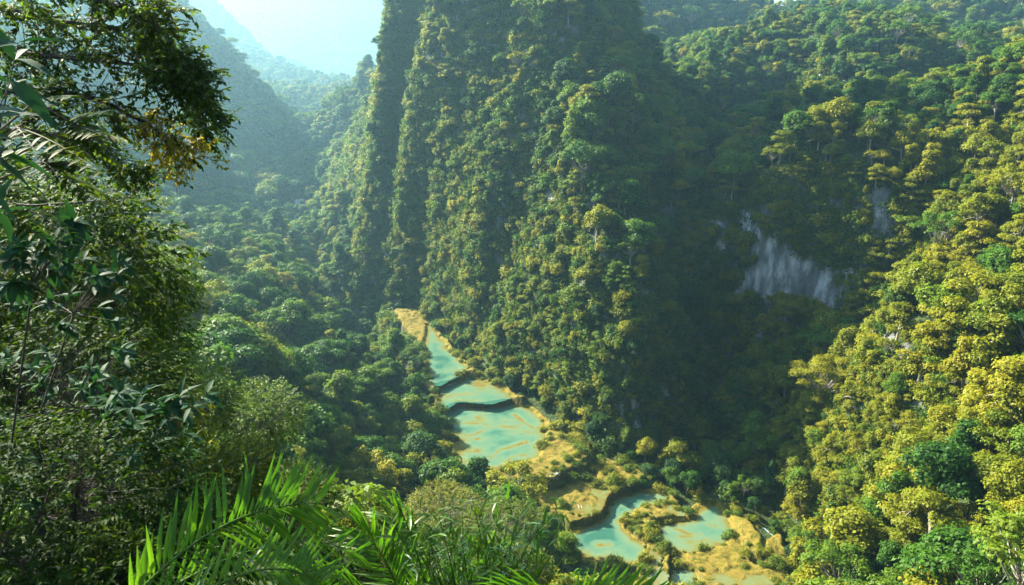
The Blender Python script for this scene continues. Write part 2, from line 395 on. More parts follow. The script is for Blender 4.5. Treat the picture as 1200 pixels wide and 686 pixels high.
COEF = rbf_fit(CPA)
def base_height(x, y, eps=6.0):
    out = np.empty_like(x)
    n = len(CPA)
    xf, yf, of = x.ravel(), y.ravel(), out.ravel()
    for i in range(0, len(xf), 20000):
        s = slice(i, i + 20000)
        d2 = (xf[s, None] - CPA[None, :, 0]) ** 2 + (yf[s, None] - CPA[None, :, 1]) ** 2
        of[s] = -np.sqrt(d2 + eps * eps) @ COEF[:n] + COEF[n] + COEF[n + 1] * xf[s] / 1000 + COEF[n + 2] * yf[s] / 1000
    return of.reshape(x.shape)

# --- terraces of the pools (outlines surveyed in the view, laid on their own levels)
def z4(p): return [(a / 1.926 + 420, b / 1.926 + 330) for a, b in p]
def z5(p): return [(a / 3.6875 + 620, b / 3.6875 + 500) for a, b in p]
#            outline, level, kind
AREAS = [
    (z4([(88, 62), (128, 62), (160, 100), (166, 140), (155, 165), (140, 140), (110, 105)]), 12.6, 'flat'),
    (z4([(160, 100), (182, 130), (205, 165), (240, 195), (222, 213), (182, 233), (166, 226), (160, 190), (155, 150)]), 12.0, 'pool'),
    (z4([(195, 225), (215, 200), (250, 198), (255, 212), (225, 228)]), 12.2, 'flat'),
    (z4([(183, 245), (250, 222), (320, 243), (348, 262), (300, 274), (220, 270), (190, 290)]), 9.6, 'pool'),
    (z4([(186, 292), (220, 268), (300, 274), (345, 258), (372, 262), (350, 279), (290, 286), (220, 284)]), 9.9, 'flat'),
    (z4([(193, 302), (225, 287), (290, 290), (345, 280), (380, 290), (412, 320), (416, 360), (400, 393), (350, 410), (310, 425), (235, 432), (222, 400), (236, 360), (210, 330)]), 7.0, 'pool'),
    (z4([(410, 306), (450, 345), (515, 368), (520, 392), (480, 415), (440, 442), (390, 448), (340, 446), (296, 432), (350, 412), (402, 395), (418, 360)]), 7.3, 'flat'),
    (z4([(366, 488), (430, 455), (480, 440), (530, 448), (585, 470), (588, 500), (545, 545), (505, 552), (470, 532), (430, 512)]), 3.0, 'flat'),
    (z4([(528, 388), (590, 400), (640, 436), (632, 464), (588, 474), (548, 442)]), 3.6, 'flat'),
    (z5([(190, 470), (330, 410), (385, 335), (470, 285), (560, 290), (600, 305), (520, 340), (430, 365), (372, 410), (420, 470), (492, 530), (475, 575), (330, 590), (200, 525)]), 0.6, 'pool'),
    (z5([(380, 400), (430, 362), (520, 338), (600, 292), (700, 380), (690, 420), (600, 425), (556, 440), (570, 500), (610, 600), (640, 700), (470, 700), (470, 580), (495, 528), (430, 470)]), 1.3, 'flat'),
    (z5([(560, 440), (640, 422), (715, 415), (735, 360), (800, 340), (850, 395), (875, 450), (830, 500), (700, 530), (600, 520), (575, 480)]), 0.2, 'pool'),
    (z5([(610, 540), (700, 528), (830, 505), (880, 460), (950, 520), (930, 590), (1010, 620), (1040, 560), (1100, 620), (1118, 660), (1090, 720), (640, 720), (610, 600)]), 0.0, 'flat'),
    (z5([(850, 385), (905, 370), (1000, 480), (1010, 560), (960, 540), (900, 440)]), 0.8, 'flat'),
    (z5([(630, 610), (700, 640), (690, 720), (640, 720)]), -0.9, 'pool'),
    (z5([(1020, 500), (1075, 480), (1100, 600), (1050, 600), (1010, 580)]), -0.2, 'flat'),
]
def seg_sd(poly, x, y):
    """signed distance to a polygon, negative inside"""
    p = np.asarray(poly); q = np.roll(p, -1, axis=0)
    d2 = np.full(x.shape, 1e12); ins = np.zeros(x.shape, bool)
    for (ax, ay), (bx, by) in zip(p, q):
        ex, ey = bx - ax, by - ay
        t = np.clip(((x - ax) * ex + (y - ay) * ey) / (ex * ex + ey * ey + 1e-12), 0, 1)
        d2 = np.minimum(d2, (x - ax - t * ex) ** 2 + (y - ay - t * ey) ** 2)
        hit = ((ay > y) != (by > y)) & (x < (bx - ax) * (y - ay) / (by - ay + 1e-12) + ax)
        ins ^= hit
    d = np.sqrt(d2)
    return np.where(ins, -d, d)
AW = [(np.array([atz(px, py, lv)[:2] for px, py in poly]), lv, kind) for poly, lv, kind in AREAS]

# thin rims of travertine that stand in the pools
RIMS = [(np.array([atz(px, py, lv)[:2] for px, py in pl]), lv) for pl, lv in [
    (z4([(222, 342), (250, 350), (285, 335), (315, 325), (352, 330)]), 7.0), (z4([(300, 398), (320, 380), (348, 374), (378, 362)]), 7.0), (z4([(352, 300), (372, 318), (392, 330)]), 7.0),
    (z4([(330, 410), (350, 395), (375, 392)]), 7.0), (z5([(640, 445), (690, 465), (740, 470)]), 0.2), (z5([(660, 475), (720, 478)]), 0.2), (z5([(300, 515), (345, 512)]), 0.6), (z5([(395, 430), (470, 400), (500, 395)]), 0.6), (z5([(775, 425), (805, 432)]), 0.2)]]
def terrace_field(x, y):
    """(height, least signed distance to any terrace)"""
    wob = fbm(x * 0.12, y * 0.12, 31, 3) * 2.6
    z = np.full(x.shape, -50.0); near = np.full(x.shape, 1e9); pools = []
    for poly, lv, kind in AW:
        sd = seg_sd(poly, x, y) + wob * (0.6 if kind == 'pool' else 1.0) - (0.9 if kind == 'pool' else 0)
        near = np.minimum(near, sd)
        top = lv + (0.35 + 0.5 * fbm(x * 0.3, y * 0.3, 77, 3) if kind == 'flat' else 0.38)
        out_w = 2.2 if kind == 'pool' else 0.6
        z = np.maximum(z, top - 1.6 * np.maximum(0, sd - out_w))
        pools.append((sd, lv, kind))
    for sd, lv, kind in pools:
        if kind == 'pool':
            bowl = lv - np.clip(-sd * 0.30, -0.6, 1.35) + (fbm(x * 0.075, y * 0.11, 55, 5) * 1.9 + 0.25) * np.clip(-sd / 5, 0, 1)
            z = np.where(sd < 1.0, np.minimum(z, np.where(sd < 0, bowl, lv + 0.3 * sd)), z)
    for line, lv in RIMS:
        d = np.full(x.shape, 1e9)
        for (ax, ay), (bx, by) in zip(line[:-1], line[1:]):
            ex, ey = bx - ax, by - ay; t = np.clip(((x - ax) * ex + (y - ay) * ey) / (ex * ex + ey * ey + 1e-9), 0, 1)
            d = np.minimum(d, np.hypot(x - ax - t * ex, y - ay - t * ey))
        d = d + wob * 0.35
        z = np.where(d < 3, np.maximum(z, lv - 0.02 - np.maximum(0, d - 0.3) * 0.45), z)
    q = fbm(x * 0.09, y * 0.09, 111, 4) * 4.0 + fbm(x * 0.5, y * 0.5, 117, 3) * 0.4
    step = np.floor(q) + np.clip((q - np.floor(q)) * 5, 0, 1)
    land = np.clip(np.minimum.reduce([p[0] for p in pools if p[2] == 'pool']) / 2.0, 0, 1)
    return z + land * (step * 0.34 + 0.1) + fbm(x * 0.7, y * 0.7, 91, 3) * 0.22, near

# --- the grid (finer in the gorge, coarser far away)
def axis_pts(lo, hi, n, c0, fine):
    t = np.linspace(-1, 1, n)
    s = np.sinh(t * 3.0)
    neg = c0 - lo; pos = hi - c0
    a = np.where(t < 0, s / np.sinh(3.0) * neg, s / np.sinh(3.0) * pos)
    lin = np.where(t < 0, t * neg, t * pos)
    return c0 + a * (1 - fine) + lin * fine
XS = axis_pts(-3000, 2300, 680, 60, 0.075)
YS = np.concatenate([np.arange(-200, 120, 4.0), np.arange(120, 480, 1.8), np.geomspace(480, 5600, 320)])
GX, GY = np.meshgrid(XS, YS)
def height(x, y):
    h = base_height(x, y)
    dist = np.hypot(x, y)
    e = 12.0
    gx = (base_height(x + e, y) - base_height(x - e, y)) / (2 * e); gy = (base_height(x, y + e) - base_height(x, y - e)) / (2 * e)
    slope = np.hypot(gx, gy)
    k = np.clip(slope, 0.15, 1.0) * np.clip((dist - 30) / 120, 0, 1)
    n1 = fbm(x / 95, y / 95, 3, 5); n2 = fbm(x / 26, y / 26, 13, 4)
    ridge = 1 - np.abs(fbm(x / 48, y / 70, 23, 3)) * 2.2
    far = np.clip((dist - 600) / 900, 0, 1)
    return h + k * (n1 * 9 + n2 * 5.0 + (ridge - 0.5) * 5) + far * fbm(x / 300, y / 300, 41, 5) * 70 * np.clip(slope, 0.2, 1.0)
GZ = height(GX, GY)
TZ, TN = terrace_field(GX, GY)
LV = np.zeros(GX.shape); LW = np.zeros(GX.shape)
for poly, lv, kind in AW:
    q = 1.0 / (np.maximum(seg_sd(poly, GX, GY), 0) + 1.5) ** 3
    LV += q * lv; LW += q
LV /= LW
cut = np.clip((TN - 2.0) / 16.0, 0, 1); cut = cut * cut * (3 - 2 * cut)
side = np.where(TN < 2.0, np.minimum(TZ - 1.2, LV + 2), LV - 0.6)
GZ = np.where(TN < 18, side * (1 - cut) + GZ * cut, GZ)

def hz(x, y):
    """terrain height by bilinear lookup"""
    i = np.clip(np.searchsorted(XS, x) - 1, 0, len(XS) - 2); j = np.clip(np.searchsorted(YS, y) - 1, 0, len(YS) - 2)
    fx = (x - XS[i]) / (XS[i + 1] - XS[i]); fy = (y - YS[j]) / (YS[j + 1] - YS[j])
    return (GZ[j, i] * (1 - fx) + GZ[j, i + 1] * fx) * (1 - fy) + (GZ[j + 1, i] * (1 - fx) + GZ[j + 1, i + 1] * fx) * fy

def cast(px, py, start=15.0):
    """where the sight line through a point of the view meets the terrain"""
    a = ray(px, py); t = np.geomspace(start, 5000, 4500)
    z = CAM_H + a[2] * t; h = hz(a[0] * t, t)
    k = np.nonzero(z < h)[0]
    t = t[k[0]] if len(k) else t[-1]
    return (a[0] * t, t, float(hz(np.array([a[0] * t]), np.array([t]))[0]))

ny, nx = GX.shape
idx = np.arange(nx * ny).reshape(ny, nx)
TF = np.stack([idx[:-1, :-1], idx[:-1, 1:], idx[1:, 1:], idx[1:, :-1]], axis=-1).reshape(-1, 4)
TV = np.stack([GX, GY, GZ], axis=-1).reshape(-1, 3)
terrain = add_obj('terrain', mesh_from(TV, TF, 'terrain'), M['terrain'], smooth=True)
tag(terrain, 'limestone gorge with green slopes and bare grey rock faces', 'terrain', kind='structure')

# --- haze: the blue air of the gorge
hm, hn, hout = new_mat('haze')
pv = hn.nodes.new('ShaderNodeVolumePrincipled')
pv.inputs['Color'].default_value = (0.38, 0.76, 1.0, 1); pv.inputs['Density'].default_value = HAZE_DENSITY
pv.inputs['Anisotropy'].default_value = 0.68
hn.links.new(pv.outputs[0], hout.inputs['Volume'])
def box_mesh(name, lo, hi):
    v = [(x, y, z) for x in (lo[0], hi[0]) for y in (lo[1], hi[1]) for z in (lo[2], hi[2])]
    f = [(0, 1, 3, 2), (4, 6, 7, 5), (0, 4, 5, 1), (2, 3, 7, 6), (0, 2, 6, 4), (1, 5, 7, 3)]
    return mesh_from(v, f, name)
haze = add_obj('haze', box_mesh('haze', (-3060, -260, float(GZ.min()) - 6), (2360, 5660, float(GZ.max()) + 30)), hm)
tag(haze, 'pale blue haze filling the gorge', 'haze', kind='stuff')
haze.display_type = 'WIRE'

# ------------------------------------------------------------------ terraces and pool water
fx_ = np.arange(AW[0][0][:, 0].min() - 30, 112, 0.6); 
allp = np.concatenate([a for a, _, _ in AW])
fx_ = np.arange(allp[:, 0].min() - 14, allp[:, 0].max() + 14, 0.6); fy_ = np.arange(allp[:, 1].min() - 14, allp[:, 1].max() + 14, 0.6)
FX, FY = np.meshgrid(fx_, fy_)
FZ, FN = terrace_field(FX, FY)
def grid_mesh(name, x, y, z, keep, attr=None):
    n = np.arange(x.size).reshape(x.shape)
    k = keep[:-1, :-1] & keep[:-1, 1:] & keep[1:, 1:] & keep[1:, :-1]
    f = np.stack([n[:-1, :-1][k], n[:-1, 1:][k], n[1:, 1:][k], n[1:, :-1][k]], axis=-1)
    u, inv = np.unique(f, return_inverse=True)
    v = np.stack([x, y, z], axis=-1).reshape(-1, 3)[u]
    me = mesh_from(v, inv.reshape(f.shape), name)
    if attr is not None:
        a = me.attributes.new('depth', 'FLOAT', 'POINT'); a.data.foreach_set('value', attr.ravel()[u].astype(np.float32))
    return me
ter = add_obj('terraces', grid_mesh('terraces', FX, FY, FZ, FN < 6), M['travertine'], smooth=True)
tag(ter, 'stepped ochre travertine terraces holding the pools', 'terraces', kind='structure')
names = ['narrow uppermost turquoise pool', 'small turquoise pool behind the second dam', 'wide turquoise main pool', 'turquoise pool beside the waterfall ledge', 'turquoise pool in the bend of the lower terraces', 'small pool at the foot of the terraces']
wob = fbm(FX * 0.12, FY * 0.12, 31, 3) * 2.6
k = 0
for poly, lv, kind in AW:
    if kind != 'pool': continue
    sd = seg_sd(poly, FX, FY) + wob * 0.6 - 0.9
    wz = np.full(FX.shape, lv + 0.06)
    dep = np.clip((lv - FZ) / 2.0, 0, 1.2)
    o = add_obj('pool', grid_mesh('pool', FX, FY, wz, sd < 1.2, dep), M['water'], smooth=True)
    tag(o, names[k], 'pool', kind='structure'); k += 1

k = 0
fl = ['thin sheet of water on the ochre shelf beside the main pool', 'thin sheet of water on the shelf below the waterfall ledge', 'thin sheet of water on the raised ochre channel', 'thin sheet of water on the overgrown dam', 'thin sheet of water on the lowest ochre terraces', 'thin sheet of water in the brown side channel', 'thin sheet of water on the last terrace step']
for poly, lv, kind in AW:
    if kind == 'pool' or lv > 7.4: continue
    sd = seg_sd(poly, FX, FY) + wob
    wz = np.full(FX.shape, lv + 0.36); keep = (sd < -1.2) & (FZ < wz + 0.25) & (FZ > wz - 0.9)
    o = add_obj('shallow_pool', grid_mesh('shallow_pool', FX, FY, wz, keep, np.clip((wz - FZ) / 4.5, 0, 0.3)), M['water'], smooth=True)
    tag(o, fl[k % len(fl)], 'pool', kind='structure'); k += 1

# ------------------------------------------------------------------ trees: prototypes
def blob_leaves(g, r, centers, radii, per, size, flat=0.85, up=0.55, zmin=-0.45):
    for (cc, rr) in zip(centers, radii):
        n = int(per * rr * rr)
        d = r.normal(size=(n * 2, 3)); d = unit(d); d = d[d[:, 2] > zmin][:n]
        n = len(d)
        p = cc + d * rr * np.array([1, 1, flat]) * r.uniform(0.5, 1.18, (n, 1)) + r.normal(size=(n, 3)) * 0.2
        nrm = unit(d * 0.7 + np.array([0, 0, up]) + r.normal(size=(n, 3)) * 0.35)
        ax = unit(np.cross(nrm, r.normal(size=(n, 3)))); ax[:, 2] -= 0.25
        L = size * r.uniform(0.7, 1.35, n)
        g.add(*leaf_kites(p, ax, nrm, L, L * r.uniform(0.5, 0.75, n)))

def make_tree(seed, H, Rc, kind, nb=18, per=70, size=0.62):
    """returns (trunk mesh, crown mesh); the base is at the origin"""
    r = np.random.default_rng(seed); t = Geo(); g = Geo()
    lean = r.normal(size=2) * 0.05 * H
    top = np.array([lean[0], lean[1], H * (0.62 if kind != 'tall' else 0.8)])
    mid = np.array([lean[0] * 0.3, lean[1] * 0.3, H * 0.32])
    cs, rs = [], []
    if kind == 'round':
        for i in range(nb):
            a = r.uniform(0, 6.283); q = math.sqrt(r.uniform(0, 1)); z = r.uniform(-0.15, 1) 
            lim = math.sqrt(max(0.05, 1 - (max(z, 0)) ** 2))
            cs.append([lean[0] + Rc * q * lim * math.cos(a) * 0.8, lean[1] + Rc * q * lim * math.sin(a) * 0.8, H * 0.60 + z * H * 0.30]); rs.append(Rc * r.uniform(0.26, 0.44))
    elif kind == 'tall':
        for i in range(nb):
            z = r.uniform(0, 1); a = r.uniform(0, 6.283); q = r.uniform(0.2, 1) * (1 - 0.65 * z ** 2) * Rc * 0.72
            cs.append([lean[0] * z + q * math.cos(a), lean[1] * z + q * math.sin(a), H * (0.30 + 0.62 * z)]); rs.append(Rc * r.uniform(0.28, 0.45) * (1 - 0.25 * z))
    elif kind == 'flat':
        for i in range(nb):
            a = r.uniform(0, 6.283); q = math.sqrt(r.uniform(0.02, 1)) * Rc * 0.9
            cs.append([lean[0] + q * math.cos(a), lean[1] + q * math.sin(a), H * (0.80 + r.uniform(-0.09, 0.10)) - 0.10 * H * (q / Rc) ** 2]); rs.append(Rc * r.uniform(0.2, 0.33))
    elif kind == 'tier':
        for i in range(nb):
            a = r.uniform(0, 6.283); lay = r.integers(0, 4); q = math.sqrt(r.uniform(0.1, 1)) * Rc * (1.0 - 0.2 * lay)
            cs.append([lean[0] + q * math.cos(a), lean[1] + q * math.sin(a), H * (0.42 + 0.17 * lay + r.uniform(-.03, .03))]); rs.append(Rc * r.uniform(0.2, 0.34))
    elif kind == 'shrub':
        for i in range(nb):
            a = r.uniform(0, 6.283); q = math.sqrt(r.uniform(0, 1)) * Rc * 0.75
            cs.append([q * math.cos(a), q * math.sin(a), H * r.uniform(0.15, 0.72) * (1 - 0.4 * (q / Rc) ** 2)]); rs.append(Rc * r.uniform(0.28, 0.45))
        top = np.array([0, 0, H * .5]); mid = np.array([0, 0, H * .25])
    elif kind == 'drape':
        for i in range(nb):
            z = r.uniform(-1.0, 0.35); cs.append([r.normal() * Rc * 0.45, r.normal() * Rc * 0.3, z * H]); rs.append(Rc * r.uniform(0.25, 0.42))
    cs = np.array(cs); rs = np.array(rs)
    if kind == 'drape':
        for cc, rr in zip(cs, rs): blob_leaves(g, r, [cc], [rr], per, size, 1.9, 0.1, -1.1)
        return None, g
    blob_leaves(g, r, cs, rs, per, size, 0.42 if kind in ('flat', 'tier') else 0.8, 0.75 if kind in ('flat', 'tier') else 0.55, -0.3)
    r0 = 0.022 * H + 0.05
    t.tube([[0, 0, -1.5], mid * 0.5, mid, (mid + top) / 2, top], [r0 * 1.25, r0, r0 * 0.85, r0 * 0.6, r0 * 0.25], 7)
    for j in r.permutation(len(cs))[:9 if kind != 'shrub' else 4]:
        s0 = mid + (top - mid) * r.uniform(0.0, 0.8); e = cs[j]; m = (s0 + e) / 2 + np.array([0, 0, -0.06 * H if kind == 'flat' else 0.03 * H])
        t.tube([s0, m, e], [r0 * 0.45, r0 * 0.3, r0 * 0.1], 5)
    return t, g

class Proto: pass
PROTO = {}
def proto(key, words, mat, bark, seed, H, Rc, kind, **kw):
    t, g = make_tree(seed, H, Rc, kind, **kw)
    p = Proto(); p.words = words; p.H = H; p.R = Rc
    p.crown = g.mesh(key + '_crown'); p.crown.materials.append(M[mat])
    p.trunk = None
    if t is not None: p.trunk = t.mesh(key + '_trunk'); p.trunk.materials.append(M[bark])
    PROTO[key] = p
proto('a1', 'round crowned', 'leaf_green', 'bark', 1, 13, 5.6, 'round', nb=22, per=80)
proto('a2', 'round crowned', 'leaf_green', 'bark', 2, 11, 5.0, 'round', nb=18, per=85)
proto('a3', 'tall narrow', 'leaf_green', 'bark', 3, 16, 4.6, 'tall', nb=22, per=80)
proto('a4', 'tall narrow', 'leaf_dark', 'bark', 4, 14, 4.2, 'tall', nb=20, per=85)
proto('a5', 'spreading flat topped', 'leaf_green', 'bark_pale', 5, 14, 6.2, 'flat', nb=22, per=95, size=0.55)
proto('a6', 'dense dark', 'leaf_dark', 'bark', 6, 12, 5.4, 'round', nb=24, per=80)
proto('a7', 'layered', 'leaf_green', 'bark_pale', 7, 13, 5.2, 'tier', nb=24, per=90, size=0.55)
proto('b1', 'olive round crowned', 'leaf_olive', 'bark_pale', 8, 11, 5.2, 'round', nb=20, per=80)
proto('b2', 'olive layered', 'leaf_olive', 'bark_pale', 9, 13, 5.4, 'tier', nb=24, per=85, size=0.55)
proto('b3', 'olive tall', 'leaf_olive', 'bark_pale', 10, 14, 4.4, 'tall', nb=20, per=80)
def make_open_tree(seed, H, Rc, nb, per, size):
    """a tall bare stem, long rising limbs and a thin crown one sees through"""
    r = np.random.default_rng(seed); t = Geo(); g = Geo(); r0 = 0.02 * H
    fork = np.array([0.01 * H, 0, 0.42 * H])
    t.tube([[0, 0, -2], [0.02 * H, 0, 0.2 * H], fork], [r0 * 1.3, r0, r0 * 0.8], 7)
    cs, rs = [], []
    for i in range(nb):
        a = 6.283 * i / nb + r.uniform(-.3, .3); q = Rc * math.sqrt(r.uniform(0.05, 1)); z = H * (0.97 - 0.22 * (q / Rc) ** 2 - r.uniform(0, 0.16))
        e = np.array([q * math.cos(a), q * math.sin(a), z]); cs.append(e); rs.append(Rc * r.uniform(0.17, 0.28))
        m = fork * 0.45 + e * 0.55 + np.array([0, 0, -0.05 * H])
        t.tube([fork - np.array([0, 0, r.uniform(0, .12) * H]), m, e], [r0 * 0.5, r0 * 0.32, r0 * 0.1], 5)
    blob_leaves(g, r, np.array(cs), np.array(rs), per, size, 0.5, 0.7, -0.4)
    return t, g
def special(key, maker, words, mat, bark, H):
    t, g = maker; p = Proto(); p.words = words; p.H = H; p.R = H * .45
    p.crown = g.mesh(key + '_crown'); p.crown.materials.append(M[mat]); p.trunk = t.mesh(key + '_trunk'); p.trunk.materials.append(M[bark])
    PROTO[key] = p
special('a8', make_open_tree(111, 15, 6.0, 22, 65, 0.52), 'open crowned', 'leaf_green', 'bark_pale', 15)
special('b4', make_open_tree(112, 14, 5.5, 20, 65, 0.52), 'olive open crowned', 'leaf_olive', 'bark_pale', 14)
proto('s1', 'shrub', 'leaf_green', 'bark', 11, 3.2, 2.6, 'shrub', nb=14, per=110, size=0.42)
proto('s2', 'shrub', 'leaf_cliff', 'bark', 12, 2.8, 2.4, 'shrub', nb=13, per=110, size=0.42)
proto('s3', 'shrub', 'leaf_dark', 'bark', 13, 3.4, 2.8, 'shrub', nb=15, per=100, size=0.45)
proto('s4', 'shrub', 'leaf_olive', 'bark', 16, 2.6, 2.4, 'shrub', nb=13, per=110, size=0.42)
proto('v1', 'drape', 'leaf_cliff', 'bark', 14, 3.6, 2.4, 'drape', nb=12, per=80, size=0.5)
proto('v2', 'drape', 'leaf_green', 'bark', 15, 4.4, 2.6, 'drape', nb=14, per=75, size=0.5)
proto('t1', 'terrace shrub', 'leaf_terrace', 'bark', 17, 1.6, 1.7, 'shrub', nb=12, per=170, size=0.3)
proto('t2', 'terrace shrub', 'leaf_terrace', 'bark', 18, 1.2, 1.9, 'shrub', nb=12, per=170, size=0.3)

# ------------------------------------------------------------------ where plants grow
V0, V1, V2, V3 = (TV[TF[:, i]] for i in range(4))
FN_ = np.cross(V2 - V0, V3 - V1); FA = 0.5 * np.linalg.norm(FN_, axis=1); FNZ = FN_[:, 2] / (2 * FA + 1e-9); FNU = unit(FN_)
FC = (V0 + V2) / 2
fpx, fpy, fdep = project(FC[:, 0], FC[:, 1], FC[:, 2])
FDIST = np.linalg.norm(FC - np.array([0, 0, CAM_H]), axis=1)
INFR = (fdep > 5) & (fpx > -260) & (fpx < 1460) & (fpy > -220) & (fpy < 900)

def sample_faces(dens, seed):
    """random points on the terrain faces, dens = points per square metre of each face"""
    r = np.random.default_rng(seed)
    lam = FA * dens * INFR
    n = r.poisson(lam); f = np.repeat(np.arange(len(lam)), n)
    a, b = r.uniform(size=(2, len(f), 1))
    p = (V0[f] * (1 - a) + V1[f] * a) * (1 - b) + (V3[f] * (1 - a) + V2[f] * a) * b
    return p, f

def thin(p, rad, seed):
    """keep points at least about rad apart (one per cell, two shifted passes)"""
    keep = np.arange(len(p))
    for sh in (0.0, 0.5):
        q = p[keep]; k = np.floor(q / rad[keep][:, None] + sh).astype(np.int64)
        h = (k[:, 0] * 73856093) ^ (k[:, 1] * 19349663) ^ (k[:, 2] * 83492791) ^ (np.round(np.log2(rad[keep]) * 3).astype(np.int64) * 999983)
        _, i = np.unique(h, return_index=True); keep = keep[np.sort(i)]
    return keep

def visible(p, lift=9.0, slack=7.0):
    """is a point lift above the ground seen over the terrain from the viewpoint"""
    vis = np.ones(len(p), bool); top = p + np.array([0, 0, lift]); eye = np.array([0, 0, CAM_H])
    for t in np.concatenate([np.linspace(0.05, 0.9, 70), np.linspace(0.91, 0.985, 20)]):
        q = eye + (top - eye) * t
        vis &= hz(q[:, 0], q[:, 1]) < q[:, 2] + slack
    return vis

def terr_near(p):
    out = np.full(len(p), 1e9)
    m = (p[:, 0] > -110) & (p[:, 0] < 150) & (p[:, 1] > 130) & (p[:, 1] < 460)
    if m.any(): out[m] = terrace_field(p[m, 0], p[m, 1])[1]
    return out

def hides_pools(p, h, rad_):
    bad = np.zeros(len(p), bool)
    m = (p[:, 1] < 420) & (np.abs(p[:, 0]) < 160)
    i = np.nonzero(m)[0]
    for fh in (0.35, 0.7, 1.0):
        for fr in (-0.6, 0.0, 0.6):
            qx, qy, qd = project(p[i, 0] + fr * rad_[i], p[i, 1], p[i, 2] + h[i] * fh)
            for poly, lv, kind in AREAS:
                bad[i] |= seg_sd(poly, qx, qy) < -1.5
    return bad

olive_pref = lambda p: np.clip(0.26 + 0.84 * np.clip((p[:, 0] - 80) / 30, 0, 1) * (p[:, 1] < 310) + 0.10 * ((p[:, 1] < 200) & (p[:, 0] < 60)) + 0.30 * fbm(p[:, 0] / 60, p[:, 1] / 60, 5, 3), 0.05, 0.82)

RIVER = [atz(350, 235, 8), atz(361, 243, 8), atz(374, 251, 8)]
# trees
dens = 1.5 * np.where(FNZ > 0.42, 0.04, np.where(FNZ > 0.25, 0.03, 0.012)) * np.where(FDIST > 700, 0.5, 1)
P, F = sample_faces(dens, 21)
D = FDIST[F]
rad = np.where(D < 230, 5.2, np.where(D < 420, 4.7, np.where(D < 700, 5.6, 9.0)))
kp = thin(P, rad, 1); P, F, D = P[kp], F[kp], D[kp]
tn = terr_near(P)
ok = visible(P) & (tn > 3.5) & (np.hypot(P[:, 0], P[:, 1]) > 60)
# keep the slope between the viewpoint and the pools low: only shrubs there
tpx, tpy, tdep = project(P[:, 0], P[:, 1], P[:, 2])
ok &= ~((np.hypot((P[:, 0] - 112) / 44, (P[:, 1] - 298) / 22) < 1) & (P[:, 2] > 46) & (P[:, 2] < 88) & (FNZ[F] < 0.6))
ok &= ~hides_pools(P, np.full(len(P), 11.0), np.full(len(P), 5.0))
ok &= np.hypot(P[:, 0] - RIVER[1][0], P[:, 1] - RIVER[1][1]) > 22
low = (P[:, 1] < 168) & (P[:, 0] > -45) & (P[:, 0] < 62)
ok &= ~low
P, F, D = P[ok], F[ok], D[ok]
r_ = np.random.default_rng(5)
S = np.clip(np.exp(r_.normal(size=len(P)) * 0.32 - 0.08), 0.5, 1.7) * np.where(FNZ[F] < 0.5, 0.62, 1) * np.where(D > 700, 1.25, np.where(D > 270, 0.82, 0.95))
S *= np.where(terr_near(P) < 12, 0.6, 1)
RZ = r_.uniform(0, 6.283, len(P))
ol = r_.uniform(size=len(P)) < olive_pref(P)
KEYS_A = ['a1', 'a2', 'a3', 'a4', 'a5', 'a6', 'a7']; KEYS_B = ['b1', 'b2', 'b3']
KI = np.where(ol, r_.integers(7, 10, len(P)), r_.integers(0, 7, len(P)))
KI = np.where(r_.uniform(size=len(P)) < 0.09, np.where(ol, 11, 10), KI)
TKEYS = KEYS_A + KEYS_B + ['a8', 'b4']

